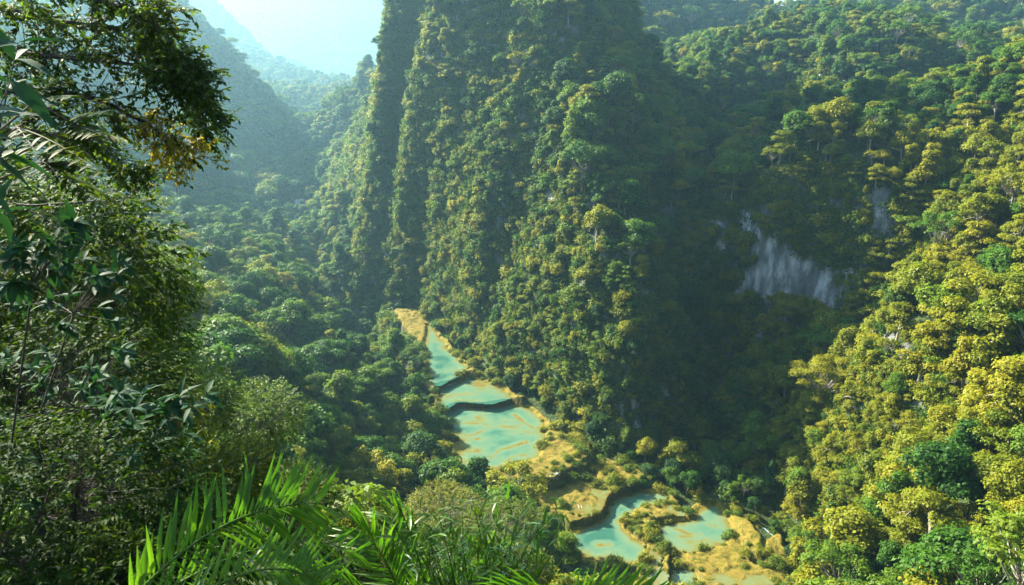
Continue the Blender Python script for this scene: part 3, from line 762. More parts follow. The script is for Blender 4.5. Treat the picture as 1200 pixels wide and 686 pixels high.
def scatter(name, keys, pts, rot, scl, ki, label, parts=('trunk', 'crown')):
    """one object that sets a copy of one of several plants on each of its points (geometry nodes)"""
    coll = bpy.data.collections.new(name + '_plants')
    for i, k in enumerate(keys):
        p = PROTO[k]; bmv = Geo(); 
        me = bpy.data.meshes.new(name + '_%02d' % i)
        vs, fs, mi = [], [], []; off = 0
        for j, part in enumerate((p.crown, p.trunk)):
            if part is None: continue
            n = len(part.vertices); v = np.empty(n * 3, np.float32); part.vertices.foreach_get('co', v)
            f = np.empty(len(part.loops), np.int32); part.loops.foreach_get('vertex_index', f)
            vs.append(v.reshape(-1, 3)); fs.append(f.reshape(-1, 4) + off); mi.append(np.full(len(fs[-1]), j, np.int32)); off += n
        me = mesh_from(np.concatenate(vs), np.concatenate(fs), name + '_%02d' % i)
        for part in (p.crown, p.trunk):
            if part is not None: me.materials.append(part.materials[0])
        me.polygons.foreach_set('material_index', np.concatenate(mi))
        coll.objects.link(bpy.data.objects.new('%s_%02d' % (name, i), me))
    me = bpy.data.meshes.new(name); me.vertices.add(len(pts)); me.vertices.foreach_set('co', np.asarray(pts, np.float32).ravel())
    a = me.attributes.new('rot', 'FLOAT_VECTOR', 'POINT'); a.data.foreach_set('vector', np.asarray(rot, np.float32).ravel())
    a = me.attributes.new('scl', 'FLOAT', 'POINT'); a.data.foreach_set('value', np.asarray(scl, np.float32))
    a = me.attributes.new('kind', 'INT', 'POINT'); a.data.foreach_set('value', np.asarray(ki, np.int32))
    o = bpy.data.objects.new(name, me); COL.objects.link(o)
    ng = bpy.data.node_groups.new(name, 'GeometryNodeTree')
    ng.interface.new_socket('Geometry', in_out='INPUT', socket_type='NodeSocketGeometry')
    ng.interface.new_socket('Geometry', in_out='OUTPUT', socket_type='NodeSocketGeometry')
    gi = ng.nodes.new('NodeGroupInput'); go = ng.nodes.new('NodeGroupOutput')
    ip = ng.nodes.new('GeometryNodeInstanceOnPoints'); ci = ng.nodes.new('GeometryNodeCollectionInfo')
    ci.inputs['Collection'].default_value = coll; ci.inputs['Separate Children'].default_value = True; ci.inputs['Reset Children'].default_value = True
    def attr(nm, ty):
        k = ng.nodes.new('GeometryNodeInputNamedAttribute'); k.data_type = ty; k.inputs['Name'].default_value = nm
        return [q for q in k.outputs if q.enabled and q.name == 'Attribute'][0]
    ng.links.new(gi.outputs[0], ip.inputs['Points']); ng.links.new(ci.outputs[0], ip.inputs['Instance'])
    ip.inputs['Pick Instance'].default_value = True
    ng.links.new(attr('kind', 'INT'), ip.inputs['Instance Index']); ng.links.new(attr('rot', 'FLOAT_VECTOR'), ip.inputs['Rotation'])
    ng.links.new(attr('scl', 'FLOAT'), ip.inputs['Scale']); ng.links.new(ip.outputs[0], go.inputs[0])
    md = o.modifiers.new('scatter', 'NODES'); md.node_group = ng
    return tag(o, label, None, None, 'stuff')

# the 300 trees that show largest stand as things of their own
px_, py_, dep_ = project(P[:, 0], P[:, 1], P[:, 2] + 6 * S)
front = (px_ < 235) | ((px_ < 430) & (py_ > 540)) | (py_ > 640)          # behind the plants near the viewpoint
inview = (px_ > 8) & (px_ < 1192) & (py_ > 5) & (py_ < 680) & ~front & visible(P, 6.0, 0.0)
rank = np.where(inview, S / D, -1)
order = np.argsort(-rank)
NIND = 286
ind = order[:NIND]; rest = np.setdiff1d(np.arange(len(P)), ind)
rot = np.zeros((len(P), 3)); rot[:, 2] = RZ; rot[:, 0] = r_.normal(size=len(P)) * 0.06; rot[:, 1] = r_.normal(size=len(P)) * 0.06
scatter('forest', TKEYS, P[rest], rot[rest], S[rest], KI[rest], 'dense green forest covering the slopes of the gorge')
print('trees', len(P))
REG = [
    ('right', lambda x, y, px, py: px > 930 and py > 235, 'on the steep sunlit slope east of the shaded gully', 'trees on the sunlit slope'),
    ('hill', lambda x, y, px, py: px > 800 and py <= 235, 'on the sunny hill above the white cliff', 'trees on the hill above the white cliff'),
    ('gully', lambda x, y, px, py: px > 740, 'in the shaded gully below the white cliff', 'trees in the shaded gully'),
    ('tower', lambda x, y, px, py: px > 520 and py < 480, 'at the foot of the steep central mountain', 'trees below the central mountain'),
    ('bank', lambda x, y, px, py: True, 'in the valley forest beside the turquoise pools', 'trees in the valley forest by the pools'),
]
def place_tree(key, loc, rz, s, label, group, tilt=(0, 0), name='broadleaf_tree'):
    p = PROTO[key]
    o = empty(name, loc, label, 'tree', group, rz, s)
    o.rotation_euler = (tilt[0], tilt[1], rz)
    add_obj('trunk', p.trunk, None, o); add_obj('crown', p.crown, None, o)
    return o
for i in ind:
    for nm, fn, where, grp in REG:
        if fn(P[i, 0], P[i, 1], px_[i], py_[i]): break
    key = TKEYS[KI[i]]
    place_tree(key, tuple(P[i]), RZ[i], float(S[i]), '%s tree %s' % (PROTO[key].words, where), '%s %s' % (PROTO[key].words, grp), (rot[i, 0], rot[i, 1]))

# shrubs on steep rock, undergrowth between the trees
dens = np.where(FNZ > 0.55, 0.030, np.where(FNZ > 0.2, 0.17, 0.26)) * np.where(FDIST > 520, 0.35, 1) * np.where(FDIST > 900, 0.3, 1)
Q, G = sample_faces(dens, 33)
DQ = FDIST[G]; steep = FNZ[G] < 0.55
# rock shows through in streaks
gap = fbm(Q[:, 0] / 16 + Q[:, 1] / 40, Q[:, 2] / 45, 61, 3)
white = (np.hypot((Q[:, 0] - 112) / 46, (Q[:, 1] - 298) / 24) < 1) & (Q[:, 2] > 48) & (Q[:, 2] < 92)
ok = ~(steep & (gap > np.where(white, -0.14, 0.58))) & (terr_near(Q) > 1.0) & (np.hypot(Q[:, 0], Q[:, 1]) > 22)
Q, G, DQ, steep = Q[ok], G[ok], DQ[ok], steep[ok]
ok = visible(Q, 3.0, 14.0) & ~hides_pools(Q, np.full(len(Q), 2.5), np.full(len(Q), 2.0)) & (np.hypot(Q[:, 0] - RIVER[1][0], Q[:, 1] - RIVER[1][1]) > 12); Q, G, DQ, steep = Q[ok], G[ok], DQ[ok], steep[ok]
n = len(Q); print('shrubs', n)
nu = FNU[G]
sc_ = np.clip(np.exp(r_.normal(size=n) * 0.38 - 0.12), 0.4, 2.0) * np.where(DQ > 520, 1.7, 1.0) * np.where(DQ > 900, 1.6, 1.0)
az = np.arctan2(nu[:, 1], nu[:, 0])
rs = np.zeros((n, 3)); rs[:, 2] = r_.uniform(0, 6.283, n)
drape = steep & (r_.uniform(size=n) < 0.5)
rs[drape, 2] = az[drape] + np.pi / 2
u_ = r_.uniform(size=n); olq = u_ < olive_pref(Q)
kq = np.where(drape, r_.integers(4, 6, n), np.where(olq, 3, np.where(steep, r_.integers(0, 2, n), r_.integers(0, 3, n))))
nearq = DQ < 62; sc_[nearq] *= 0.45; kq[nearq & (kq == 3)] = 2
off = nu * np.where(steep, 0.5, 0)[:, None]
scatter('undergrowth', ['s1', 's2', 's3', 's4', 'v1', 'v2'], Q + off, rs, sc_, kq, 'shrubs and hanging plants covering the cliffs and the forest floor')

# ------------------------------------------------------------------ trees that stand out
special('h1', make_open_tree(101, 22, 9.5, 34, 60, 0.5), '', 'leaf_olive', 'bark_pale', 22)
special('h2', make_open_tree(102, 16, 6.0, 26, 65, 0.5), '', 'leaf_olive', 'bark_pale', 16)
proto('h3', '', 'leaf_terrace', 'bark_pale', 103, 9, 4.6, 'tier', nb=20, per=85, size=0.5)
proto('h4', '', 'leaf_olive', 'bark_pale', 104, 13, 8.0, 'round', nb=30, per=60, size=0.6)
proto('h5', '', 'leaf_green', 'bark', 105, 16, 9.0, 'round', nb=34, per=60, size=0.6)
def hero(key, px, py, s, rz, label):
    p = cast(px, py, 60); place_tree(key, (p[0], p[1], p[2] - 0.3), rz, s, label, None)
hero('h1', 962, 487, 1.0, 0.4, 'tall tree with pale forked limbs and thin yellow-green crown where sunlit slope meets dark gully')
hero('h2', 1143, 285, 1.0, 1.1, 'slender open-crowned yellowish tree high on the sunlit slope near the right edge')
hero('h3', 793, 478, 1.0, 2.0, 'small yellow-green layered tree in the shaded gully behind the lower pools')
hero('h4', 1090, 575, 0.9, 0.2, 'broad olive-yellow tree with the widest crown low on the sunlit slope')
hero('h5', 800, 368, 0.85, 0.9, 'large round green tree in the shade between the central mountain and the white cliff')

# ------------------------------------------------------------------ low shrubs on the terraces, running water
def ground(x, y):
    t, n = terrace_field(np.array([x]), np.array([y])); h = hz(np.array([x]), np.array([y]))
    return float(max(t[0], h[0]) if n[0] < 6 else h[0])
EDGE = np.full(FX.shape, 1e9); INPOOL = np.full(FX.shape, 1e9)
for poly, lv, kind in AW:
    sd = seg_sd(poly, FX, FY); EDGE = np.minimum(EDGE, np.abs(sd))
    if kind == 'pool': INPOOL = np.minimum(INPOOL, sd)
ridge_poly = np.array([atz(x, y, 1.3)[:2] for x, y in z5([(455, 385), (500, 360), (545, 400), (550, 470), (590, 560), (560, 610), (500, 480), (440, 460)])])
onridge = seg_sd(ridge_poly, FX, FY) < 0
score = (EDGE < 3.2) & (INPOOL > 1.0) & (FN < 3) & (fbm(FX / 9, FY / 9, 71, 3) > -0.12) & (FY < 330)
cand = np.argwhere(score | (onridge & (INPOOL > 0.5)))
rr = np.random.default_rng(9); rr.shuffle(cand)
taken = []
for j, i in cand:
    x, y = FX[j, i], FY[j, i]; big = onridge[j, i]
    if all((x - a) ** 2 + (y - b) ** 2 > (2.2 if big else 2.6) ** 2 for a, b in taken):
        taken.append((x, y))
        p = PROTO['t1' if rr.uniform() < 0.6 else 't2']
        o = add_obj('terrace_shrub', p.crown); o.location = (x, y, FZ[j, i] - 0.15); s_ = rr.choice([.45, .6, .8, 1.0, 1.3, 1.6]); o.scale = (s_, s_, s_ * rr.uniform(.7, 1.1)); o.rotation_euler = (0, 0, rr.uniform(0, 6.28))
        if big: tag(o, 'yellow-green shrub on the overgrown dam between the two lower pools', 'shrub', 'shrubs on the dam between the lower pools')
        elif y > 235: tag(o, 'low green shrub on the ledges beside the wide main pool', 'shrub', 'shrubs beside the main pool')
        else: tag(o, 'low yellow-green shrub along the edges of the lower terraces', 'shrub', 'shrubs on the lower terraces')
    if len(taken) >= 290: break

def cascade(pts, width, label, name='waterfall'):
    """a run of broken white water over the ground: a lumpy sheet with thickness"""
    pts = np.array(pts, float); n = 44; g = Geo()
    r = np.random.default_rng(int(abs(pts[0, 0] * 10)) + 3)
    seg = np.linspace(0, len(pts) - 1, n); c_ = np.stack([np.interp(seg, np.arange(len(pts)), pts[:, k]) for k in range(2)], axis=1)
    t = unit(np.gradient(c_, axis=0)); sd = np.stack([-t[:, 1], t[:, 0]], axis=1)
    for k in range(max(4, int(width * 4))):
        a0 = r.integers(0, 8); a1 = r.integers(n - 14, n + 1); off = r.normal() * width * 0.3
        q = c_[a0:a1] + sd[a0:a1] * (off + np.cumsum(r.normal(size=a1 - a0) * 0.02))[:, None]
        z = np.minimum.accumulate(np.array([ground(*p) for p in q])); z = np.convolve(np.pad(z, 2, mode='edge'), np.ones(5) / 5, 'valid') + r.uniform(0.02, 0.1)
        rad = r.uniform(0.05, 0.13) * np.clip(np.abs(r.normal(size=len(q))) * 0.6 + 0.4, 0.2, 1.4); rad[[0, -1]] *= 0.3
        g.tube(np.concatenate([q, z[:, None]], axis=1), rad, 5)
    o = add_obj(name, g.mesh(name), M['foam'], smooth=True)
    return tag(o, label, 'waterfall')
def p4(x, y, z): return atz(*z4([(x, y)])[0], z)[:2]
def p5(x, y, z): return atz(*z5([(x, y)])[0], z)[:2]
cascade([p4(440, 436, 7), p4(444, 448, 6), p4(452, 462, 4)], 2.2, 'small white waterfall dropping over the ledge below the main pool')
cascade([p5(215, 325, 4), p5(222, 360, 2.5), p5(200, 400, 1.5), p5(180, 440, 0.6)], 1.8, 'white cascade tumbling down rocks into the lower left pool')
cascade([p4(184, 234, 10), p4(205, 233, 10), p4(222, 228, 10)], 1.0, 'thin white spill along the first dam of the upper pools')
cascade([p4(188, 296, 8), p4(200, 291, 8), p4(216, 287, 8)], 1.0, 'thin white spill over the second dam above the main pool')
cascade([p5(965, 380, 0.5), p5(1000, 425, 0), p5(1075, 475, 0)], 1.2, 'white rapids in the dark channel behind the lowest terraces')
cascade([p4(190, 345, 3), p4(197, 375, 2), p4(190, 410, 1)], 2.2, 'white river rapids half hidden under trees beside the main pool')
cascade([p4(205, 425, 1), p4(212, 440, 0.5), p4(205, 455, 0)], 2.0, 'lower white rapids under the trees at the main pool\'s corner')
rv = np.array(RIVER)[:, :2]
c_ = np.stack([np.interp(np.linspace(0, 2, 16), [0, 1, 2], rv[:, k]) for k in range(2)], axis=1)
t_ = unit(np.gradient(c_, axis=0)); s_ = np.stack([-t_[:, 1], t_[:, 0]], axis=1)
g = Geo(); L_ = c_ + s_ * 6; R_ = c_ - s_ * 6
vz = lambda q: np.concatenate([q, (hz(q[:, 0], q[:, 1]) + 1.0)[:, None]], axis=1)
L_, R_ = vz(L_), vz(R_); zz = np.minimum(L_[:, 2], R_[:, 2]) + 1.5; L_[:, 2] = zz; R_[:, 2] = zz
g.add(np.concatenate([L_, R_]), [(i, i + 1, 17 + i, 16 + i) for i in range(15)])
tag(add_obj('river', g.mesh('river'), M['foam'], smooth=True), 'pale bend of the river far down the hazy valley', 'river', kind='structure')

# ------------------------------------------------------------------ plants near the viewpoint
def V(px, py, d): return np.array(at(px, py, d))

def twig_leaves(g, tw, r, base, dirv, L, n, ll, lw, blades, upn=0.8, spread=0.85, droop=0.3):
    """one twig with leaves set alternately along it"""
    dirv = dirv / np.linalg.norm(dirv)
    t = np.linspace(0.12, 1.0, n) ; pts = base + dirv * (L * t)[:, None]; pts[:, 2] -= droop * L * t ** 2 * 0.6
    tw.append((base, base + dirv * L * 0.5 - np.array([0, 0, droop * L * .15]), pts[-1]))
    side = np.cross(dirv, [0, 0, 1.0]); side /= np.linalg.norm(side) + 1e-6
    sg = np.where(np.arange(n) % 2 == 0, 1, -1)[:, None]; sg[-1] = 0
    ax = dirv * 0.6 + side * sg * spread + r.normal(size=(n, 3)) * 0.22; ax[:, 2] -= droop
    nr = np.array([0, 0, upn]) + r.normal(size=(n, 3)) * 0.38
    l_ = ll * r.uniform(0.65, 1.2, n)
    return pts, ax, nr, l_

def bush(name, label, cat, c0, rad, ntw, ll, lw, mat, seed, bark='bark_near', twL=6.0, nleaf=8, droop=0.3, inner=0.35, kite=False, group=None, base=None, yellow=None, stems=7, gaps=0.0):
    """a leafy tree or shrub near the viewpoint: trunk, limbs, twigs and single leaves"""
    r = np.random.default_rng(seed); c0 = np.array(c0, float); rad = np.array(rad, float)
    b = np.array(base if base is not None else (c0[0] + r.normal() * 0.4, c0[1] + r.normal() * 0.4, 0.0))
    if base is None: b[2] = float(hz(b[:1], b[1:2])[0])
    root = empty(name, tuple(b), label, cat, group)
    st = Geo(); P_, A_, N_, L_ = [], [], [], []
    lobes = []
    r0 = 0.035 * max(rad) + 0.02
    for i in range(stems):
        d = unit(r.normal(size=3)); d[2] = abs(d[2]) * 0.8; lobes.append(c0 + d * rad * r.uniform(0.45, 0.8))
    fork = b * 0.35 + c0 * 0.65 - np.array([0, 0, rad[2] * 0.4])
    st.tube([b - np.array([0, 0, .3]) - b, (b + fork) / 2 + r.normal(size=3) * 0.1 - b, fork - b], [r0 * 1.2, r0, r0 * 0.8], 7)
    for q in lobes: st.tube([fork - b, (fork + q) / 2 + r.normal(size=3) * 0.12 * rad - b, q - b], [r0 * .6, r0 * 0.4, r0 * 0.12], 5)
    lob = np.array(lobes); tw = []
    for i in range(ntw):
        d = unit(r.normal(size=3)); d[2] = d[2] * 0.9 + 0.1
        p = c0 + d * rad * (r.uniform(inner, 1.0) ** 0.6)
        if gaps and fbm(np.array([p[0] * 1.3 / rad[0] * 2]), np.array([p[2] * 1.3 / rad[2] * 2 + p[1]]), seed, 2)[0] > 0.35 - gaps: continue
        k = np.argmin(((lob - p) ** 2).sum(1)); dv = unit(p - lob[k]) * 0.6 + d * 0.7 + r.normal(size=3) * 0.25
        pp, ax, nr, l_ = twig_leaves(None, tw, r, p, dv, ll * twL * r.uniform(0.6, 1.1) * 0.55, nleaf, ll, lw, not kite, droop=droop)
        P_.append(pp); A_.append(ax); N_.append(nr); L_.append(l_)
    for a, m, e in tw[::3]:
        q = lob[np.argmin(((lob - a) ** 2).sum(1))]; q = fork + (q - fork) * r.uniform(0.35, 1.0)
        st.tube([q - b, a - b, e - b], [0.03 * ll + 0.002, 0.025 * ll + 0.001, 0.001], 3)
    P_ = np.concatenate(P_) - b; A_ = np.concatenate(A_); N_ = np.concatenate(N_); L_ = np.concatenate(L_)
    add_obj('trunk', st.mesh('trunk'), M[bark], root)
    fn = leaf_kites if kite else leaf_blades
    g = Geo(); g.add(*fn(P_, A_, N_, L_, L_ * (lw / ll) * r.uniform(0.85, 1.15, len(L_))))
    add_obj('crown', g.mesh('crown'), M[mat], root)
    return root

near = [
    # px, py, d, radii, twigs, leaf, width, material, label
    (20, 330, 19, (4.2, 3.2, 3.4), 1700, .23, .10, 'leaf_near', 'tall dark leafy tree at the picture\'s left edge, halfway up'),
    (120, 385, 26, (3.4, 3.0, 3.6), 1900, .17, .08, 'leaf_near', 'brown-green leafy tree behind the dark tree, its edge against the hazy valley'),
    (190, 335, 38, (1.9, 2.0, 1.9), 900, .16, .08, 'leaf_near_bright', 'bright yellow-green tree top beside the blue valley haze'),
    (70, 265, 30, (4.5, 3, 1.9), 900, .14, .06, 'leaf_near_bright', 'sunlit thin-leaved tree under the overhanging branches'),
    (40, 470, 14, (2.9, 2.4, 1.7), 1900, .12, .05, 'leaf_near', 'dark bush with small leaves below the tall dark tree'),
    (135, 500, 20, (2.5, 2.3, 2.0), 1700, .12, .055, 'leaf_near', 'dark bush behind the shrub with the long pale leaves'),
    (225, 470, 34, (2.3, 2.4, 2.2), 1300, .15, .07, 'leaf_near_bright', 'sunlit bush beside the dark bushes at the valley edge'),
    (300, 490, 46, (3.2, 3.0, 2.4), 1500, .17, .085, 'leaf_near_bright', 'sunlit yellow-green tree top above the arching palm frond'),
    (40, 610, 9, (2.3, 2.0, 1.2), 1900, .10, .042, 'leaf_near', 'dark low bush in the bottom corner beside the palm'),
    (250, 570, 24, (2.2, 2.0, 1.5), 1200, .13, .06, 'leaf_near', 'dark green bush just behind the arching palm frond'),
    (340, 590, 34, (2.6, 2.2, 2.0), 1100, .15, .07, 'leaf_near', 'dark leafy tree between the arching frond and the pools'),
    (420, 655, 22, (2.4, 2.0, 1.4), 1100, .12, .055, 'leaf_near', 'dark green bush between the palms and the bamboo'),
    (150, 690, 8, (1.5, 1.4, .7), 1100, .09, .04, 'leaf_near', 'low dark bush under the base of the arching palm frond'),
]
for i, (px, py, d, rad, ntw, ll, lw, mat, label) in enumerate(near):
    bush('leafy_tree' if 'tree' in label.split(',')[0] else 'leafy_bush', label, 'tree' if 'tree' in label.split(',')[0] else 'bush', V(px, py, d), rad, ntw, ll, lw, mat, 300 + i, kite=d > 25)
for i, (px, py, d, rad) in enumerate([(590, 618, 62, (4.2, 3.4, 2.0)), (610, 668, 54, (2.4, 2.4, 1.4)), (520, 600, 66, (4.0, 3, 2.6)), (560, 665, 40, (2.8, 2.4, 1.6)), (672, 705, 60, (2.2, 2.2, 1.3)), (470, 640, 48, (3.0, 2.6, 2.2))]):
    bush('scrub_bush', ['wide pale olive scrub bush below the main pool', 'dry olive scrub bush beside the lower left pool', 'olive scrub bush at the near end of the dark valley trees', 'olive bush right behind the bright bamboo leaves', 'small olive bush at the bottom edge below the lower left pool', 'olive scrub bush between the dark palm fan and valley trees'][i],
         'bush', V(px, py, d), rad, 1300, .24, .10, 'leaf_scrub', 350 + i, bark='bark_pale', kite=True)

# the tree whose boughs hang in from above
def bough_tree():
    r = np.random.default_rng(77); b = V(-330, 420, 12.5); b[2] = float(hz(b[:1], b[1:2])[0])
    root = empty('overhanging_tree', tuple(b), 'small-leaved tree reaching its long boughs across the upper corner, with some yellow leaves', 'tree')
    trunk = Geo(); f0 = V(-300, 150, 12.5)
    trunk.tube([b * 0 - [0, 0, .4], (b + f0) / 2 - b + [.2, 0, 0], f0 - b, V(-250, -150, 12.5) - b], [.24, .2, .16, .1], 9); add_obj('trunk', trunk.mesh('trunk'), M['bark'], root)
    boughs = [
        ([(-300, 90, 12.4), (-60, 40, 12), (40, 62, 11.8), (130, 66, 11.5), (180, 78, 11.3), (212, 108, 11.2)], 1.0, 0),
        ([(-270, -60, 12.4), (-20, -30, 12), (90, -8, 11.8), (165, 8, 11.5), (195, 40, 11.3), (228, 82, 11.2)], 1.1, 0),
        ([(-290, 0, 12.8), (-40, 0, 12.6), (60, 20, 12.4), (140, 28, 12.2), (190, 62, 12.0), (222, 126, 11.9)], 1.1, 0),
        ([(-300, 140, 12.4), (-40, 110, 12), (60, 108, 11.8), (130, 122, 11.6), (180, 150, 11.5), (214, 178, 11.4)], 0.75, 1),
        ([(-300, 170, 12.6), (-20, 150, 12.6), (70, 165, 12.5), (120, 180, 12.4), (150, 205, 12.3)], 0.5, 0),
        ([(-300, 200, 12.8), (-30, 240, 12.8), (60, 238, 12.6), (130, 235, 12.5), (165, 214, 12.4)], 0.12, 0),
    ]
    gd, gy, gn = ([], [], [], []), ([], [], [], []), ([], [], [], [])
    for pts, dens, yel in boughs:
        w_ = np.array([V(*p) for p in pts]); n = 30; s = np.linspace(0, len(w_) - 1, n)
        c_ = np.stack([np.interp(s, np.arange(len(w_)), w_[:, k]) for k in range(3)], axis=1); c_ += np.cumsum(r.normal(size=(n, 3)) * 0.012, axis=0)
        br = Geo(); br.tube(c_ - b, np.linspace(0.07, 0.008, n) * (0.4 if dens < 0.3 else 1), 6)
        for i in range(int(105 * dens)):
            k = r.integers(n // 4, n); p = c_[k]; td = unit(c_[min(k + 1, n - 1)] - c_[max(k - 1, 0)])
            dv = td * 0.8 + r.normal(size=3) * 0.55; dv[2] += -0.1 if yel else 0.12
            L = r.uniform(0.25, 0.75); e = p + unit(dv) * L; m = (p + e) / 2 + r.normal(size=3) * 0.04
            br.tube([p - b, m - b, e - b], [0.010, 0.007, 0.003], 3)
            for j in range(r.integers(4, 7)):
                q = p + (e - p) * r.uniform(0.3, 1.0); d2 = unit(dv) * 0.6 + r.normal(size=3) * 0.6; tw = []
                y = yel and k > n * 0.66 and r.uniform() < 0.85
                pp, ax, nr, l_ = twig_leaves(None, tw, r, q, d2, r.uniform(0.12, 0.30), 9, .075, .034, True, droop=0.25)
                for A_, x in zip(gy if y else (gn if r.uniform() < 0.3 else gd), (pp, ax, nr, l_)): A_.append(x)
                br.tube([tw[0][0] - b, tw[0][2] - b], [0.004, 0.002], 3)
        add_obj('bough', br.mesh('bough'), M['bark_near'], root)
    for i in range(550):  # unseen leaf mass added on the sun side to shade the left plants
        d = unit(r.normal(size=3)); q = np.array([-11.5, 13.0, 155.5]) + d * np.array([5.5, 7.0, 4.0]) * r.uniform(0.2, 1) ** 0.4; tw = []
        fx, fy, fd = project(*q)
        if fd > 1 and fx > -30 and fy > -10: continue
        pp, ax, nr, l_ = twig_leaves(None, tw, r, q, d + r.normal(size=3) * .5, 0.5, 10, .15, .07, True, droop=0.25)
        for A_, x in zip(gd, (pp, ax, nr, l_)): A_.append(x)
    for (A_, nm, mt) in ((gd, 'crown', 'leaf_near'), (gn, 'sunlit_tone_leaves', 'leaf_near_bright'), (gy, 'yellow_leaves', 'leaf_near_yellow')):  # the leaf_near_bright share has sunlight painted into its leaf colour
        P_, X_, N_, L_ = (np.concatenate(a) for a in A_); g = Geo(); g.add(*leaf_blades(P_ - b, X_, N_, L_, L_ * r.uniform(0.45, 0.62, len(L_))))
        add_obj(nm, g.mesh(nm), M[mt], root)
bough_tree()

# plant with long strap leaves at the very edge, and one with rows of paired leaflets
def strap_plant(name, label, cat, base, tips, ll, lw, mat, seed, cnt=6, stem_r=.012):
    """stems that each end in a fan of long leaves"""
    r = np.random.default_rng(seed); b = np.array(base)
    root = empty(name, tuple(b), label, cat); st = Geo(); P_, A_, N_, L_ = [], [], [], []
    hub = np.mean(tips, axis=0); hub = hub + unit(b - hub) * 0.55; st.tube([b * 0, (hub - b) * 0.5 + r.normal(size=3) * .06, hub - b], [stem_r * 1.6, stem_r * 1.2, stem_r], 6)
    for tp in tips:
        tp = np.array(tp); m = hub * 0.5 + tp * 0.5 + r.normal(size=3) * 0.06
        st.tube([hub - b, m - b, tp - b], [stem_r * .7, stem_r * .5, stem_r * .25], 5)
        dv = unit(tp - m)
        for j in range(cnt):
            a = 6.283 * j / cnt + r.uniform(-.3, .3); s1 = unit(np.cross(dv, [0, 0, 1.0])); s2 = np.cross(s1, dv)
            ax = dv * r.uniform(0.3, 0.9) + (s1 * math.cos(a) + s2 * math.sin(a)) * 0.8; ax[2] -= 0.15
            P_.append(tp - b - dv * r.uniform(0, ll * 0.4)); A_.append(ax); N_.append(np.array([0, 0, 1.0]) + r.normal(size=3) * .25); L_.append(ll * r.uniform(0.7, 1.15))
    add_obj('stem', st.mesh('stem'), M['bark_near'], root)
    P_, A_, N_, L_ = map(np.array, (P_, A_, N_, L_)); g = Geo(); g.add(*leaf_blades(P_, A_, N_, L_, L_ * lw / ll, 0.14, 0.35))
    add_obj('foliage', g.mesh('foliage'), M[mat], root, smooth=True)
    return root
r3 = np.random.default_rng(41)
gb = V(-420, 420, 3.8); gb[2] = float(hz(gb[:1], gb[1:2])[0])
strap_plant('broad_leaved_plant', 'plant with long glossy dark green leaves entering at the upper left edge', 'plant', gb,
            [V(-30 + r3.uniform(-25, 55), y, 3.5 + r3.uniform(-.3, .5)) for y in (50, 75, 95, 120, 150, 170, 205, 245)], .26, .07, 'leaf_gloss', 5, 5, .008)
def pinnate(g, st, b, p0, p1, n, ll, lw, r, droop=0.15):
    p0, p1 = np.array(p0), np.array(p1); t = np.linspace(0.15, 1, n); d = unit(p1 - p0); L = np.linalg.norm(p1 - p0)
    pts = p0 + (p1 - p0) * t[:, None]; pts[:, 2] -= droop * L * t ** 2
    st.tube(np.concatenate([[p0], pts]) - b, np.linspace(.008, .003, n + 1), 4)
    sd = unit(np.cross(d, [0, 0, 1.0]))
    for sg in (-1, 1):
        ax = d * 0.35 + sd * sg + r.normal(size=(n, 3)) * 0.08; ax[:, 2] -= 0.1
        l_ = ll * (0.6 + 0.5 * np.sin(t * 3.0)) * r.uniform(.9, 1.1, n); nr = np.array([0, 0, 1.0]) + r.normal(size=(n, 3)) * 0.12
        g.add(*leaf_blades(pts - b, ax, nr, l_, l_ * lw / ll, 0.12, 0.2))
pb = V(-240, 420, 7.5); pb[2] = float(hz(pb[:1], pb[1:2])[0])
root = empty('feather_leaved_tree', tuple(pb), 'tree with rows of paired oblong leaflets hanging below the overhanging boughs', 'tree')
st = Geo(); g = Geo(); tops = [(20, 150), (50, 190), (-10, 230), (80, 150), (40, 120)]
for q in tops: st.tube([pb * 0, (V(-130, 260, 7.5) - pb), (V(*q, 7.4) - pb)], [.03, .022, .010], 6)
for q in tops:
    for j in range(7):
        e = (q[0] + r3.uniform(10, 95), q[1] + r3.uniform(-55, 55)); pinnate(g, st, pb, V(*q, 7.4), V(*e, 7.2 + r3.uniform(-.7, .7)), 10, .17, .055, r3)
add_obj('trunk', st.mesh('trunk'), M['bark'], root); add_obj('crown', g.mesh('crown'), M['leaf_near'], root)
gb = V(170, 640, 11); gb[2] = float(hz(gb[:1], gb[1:2])[0])
strap_plant('pale_leaved_shrub', 'shrub with long pale glossy leaves catching the light above the palm', 'shrub', gb,
            [V(185 + r3.uniform(-60, 60), 495 + r3.uniform(-42, 42), 10.6 + r3.uniform(-.5, .6)) for _ in range(26)], .34, .10, 'leaf_gloss', 8, 7)
gb = V(-120, 720, 10); gb[2] = float(hz(gb[:1], gb[1:2])[0])
strap_plant('pale_leaved_shrub', 'low dark shrub with narrow pale leaves in the shaded bottom corner', 'shrub', gb,
            [V(70 + r3.uniform(-70, 90), 590 + r3.uniform(-60, 60), 9.4 + r3.uniform(-.5, .6)) for _ in range(22)], .22, .06, 'leaf_gloss', 9, 7)
gb = V(-40, 560, 12.5); gb[2] = float(hz(gb[:1], gb[1:2])[0])
strap_plant('pale_leaved_shrub', 'glossy shrub with hanging leaves in front of the tall dark tree', 'shrub', gb,
            [V(60 + r3.uniform(-70, 90), 350 + r3.uniform(-50, 45), 10.6 + r3.uniform(-.5, .6)) for _ in range(20)], .26, .09, 'leaf_gloss', 10, 7)

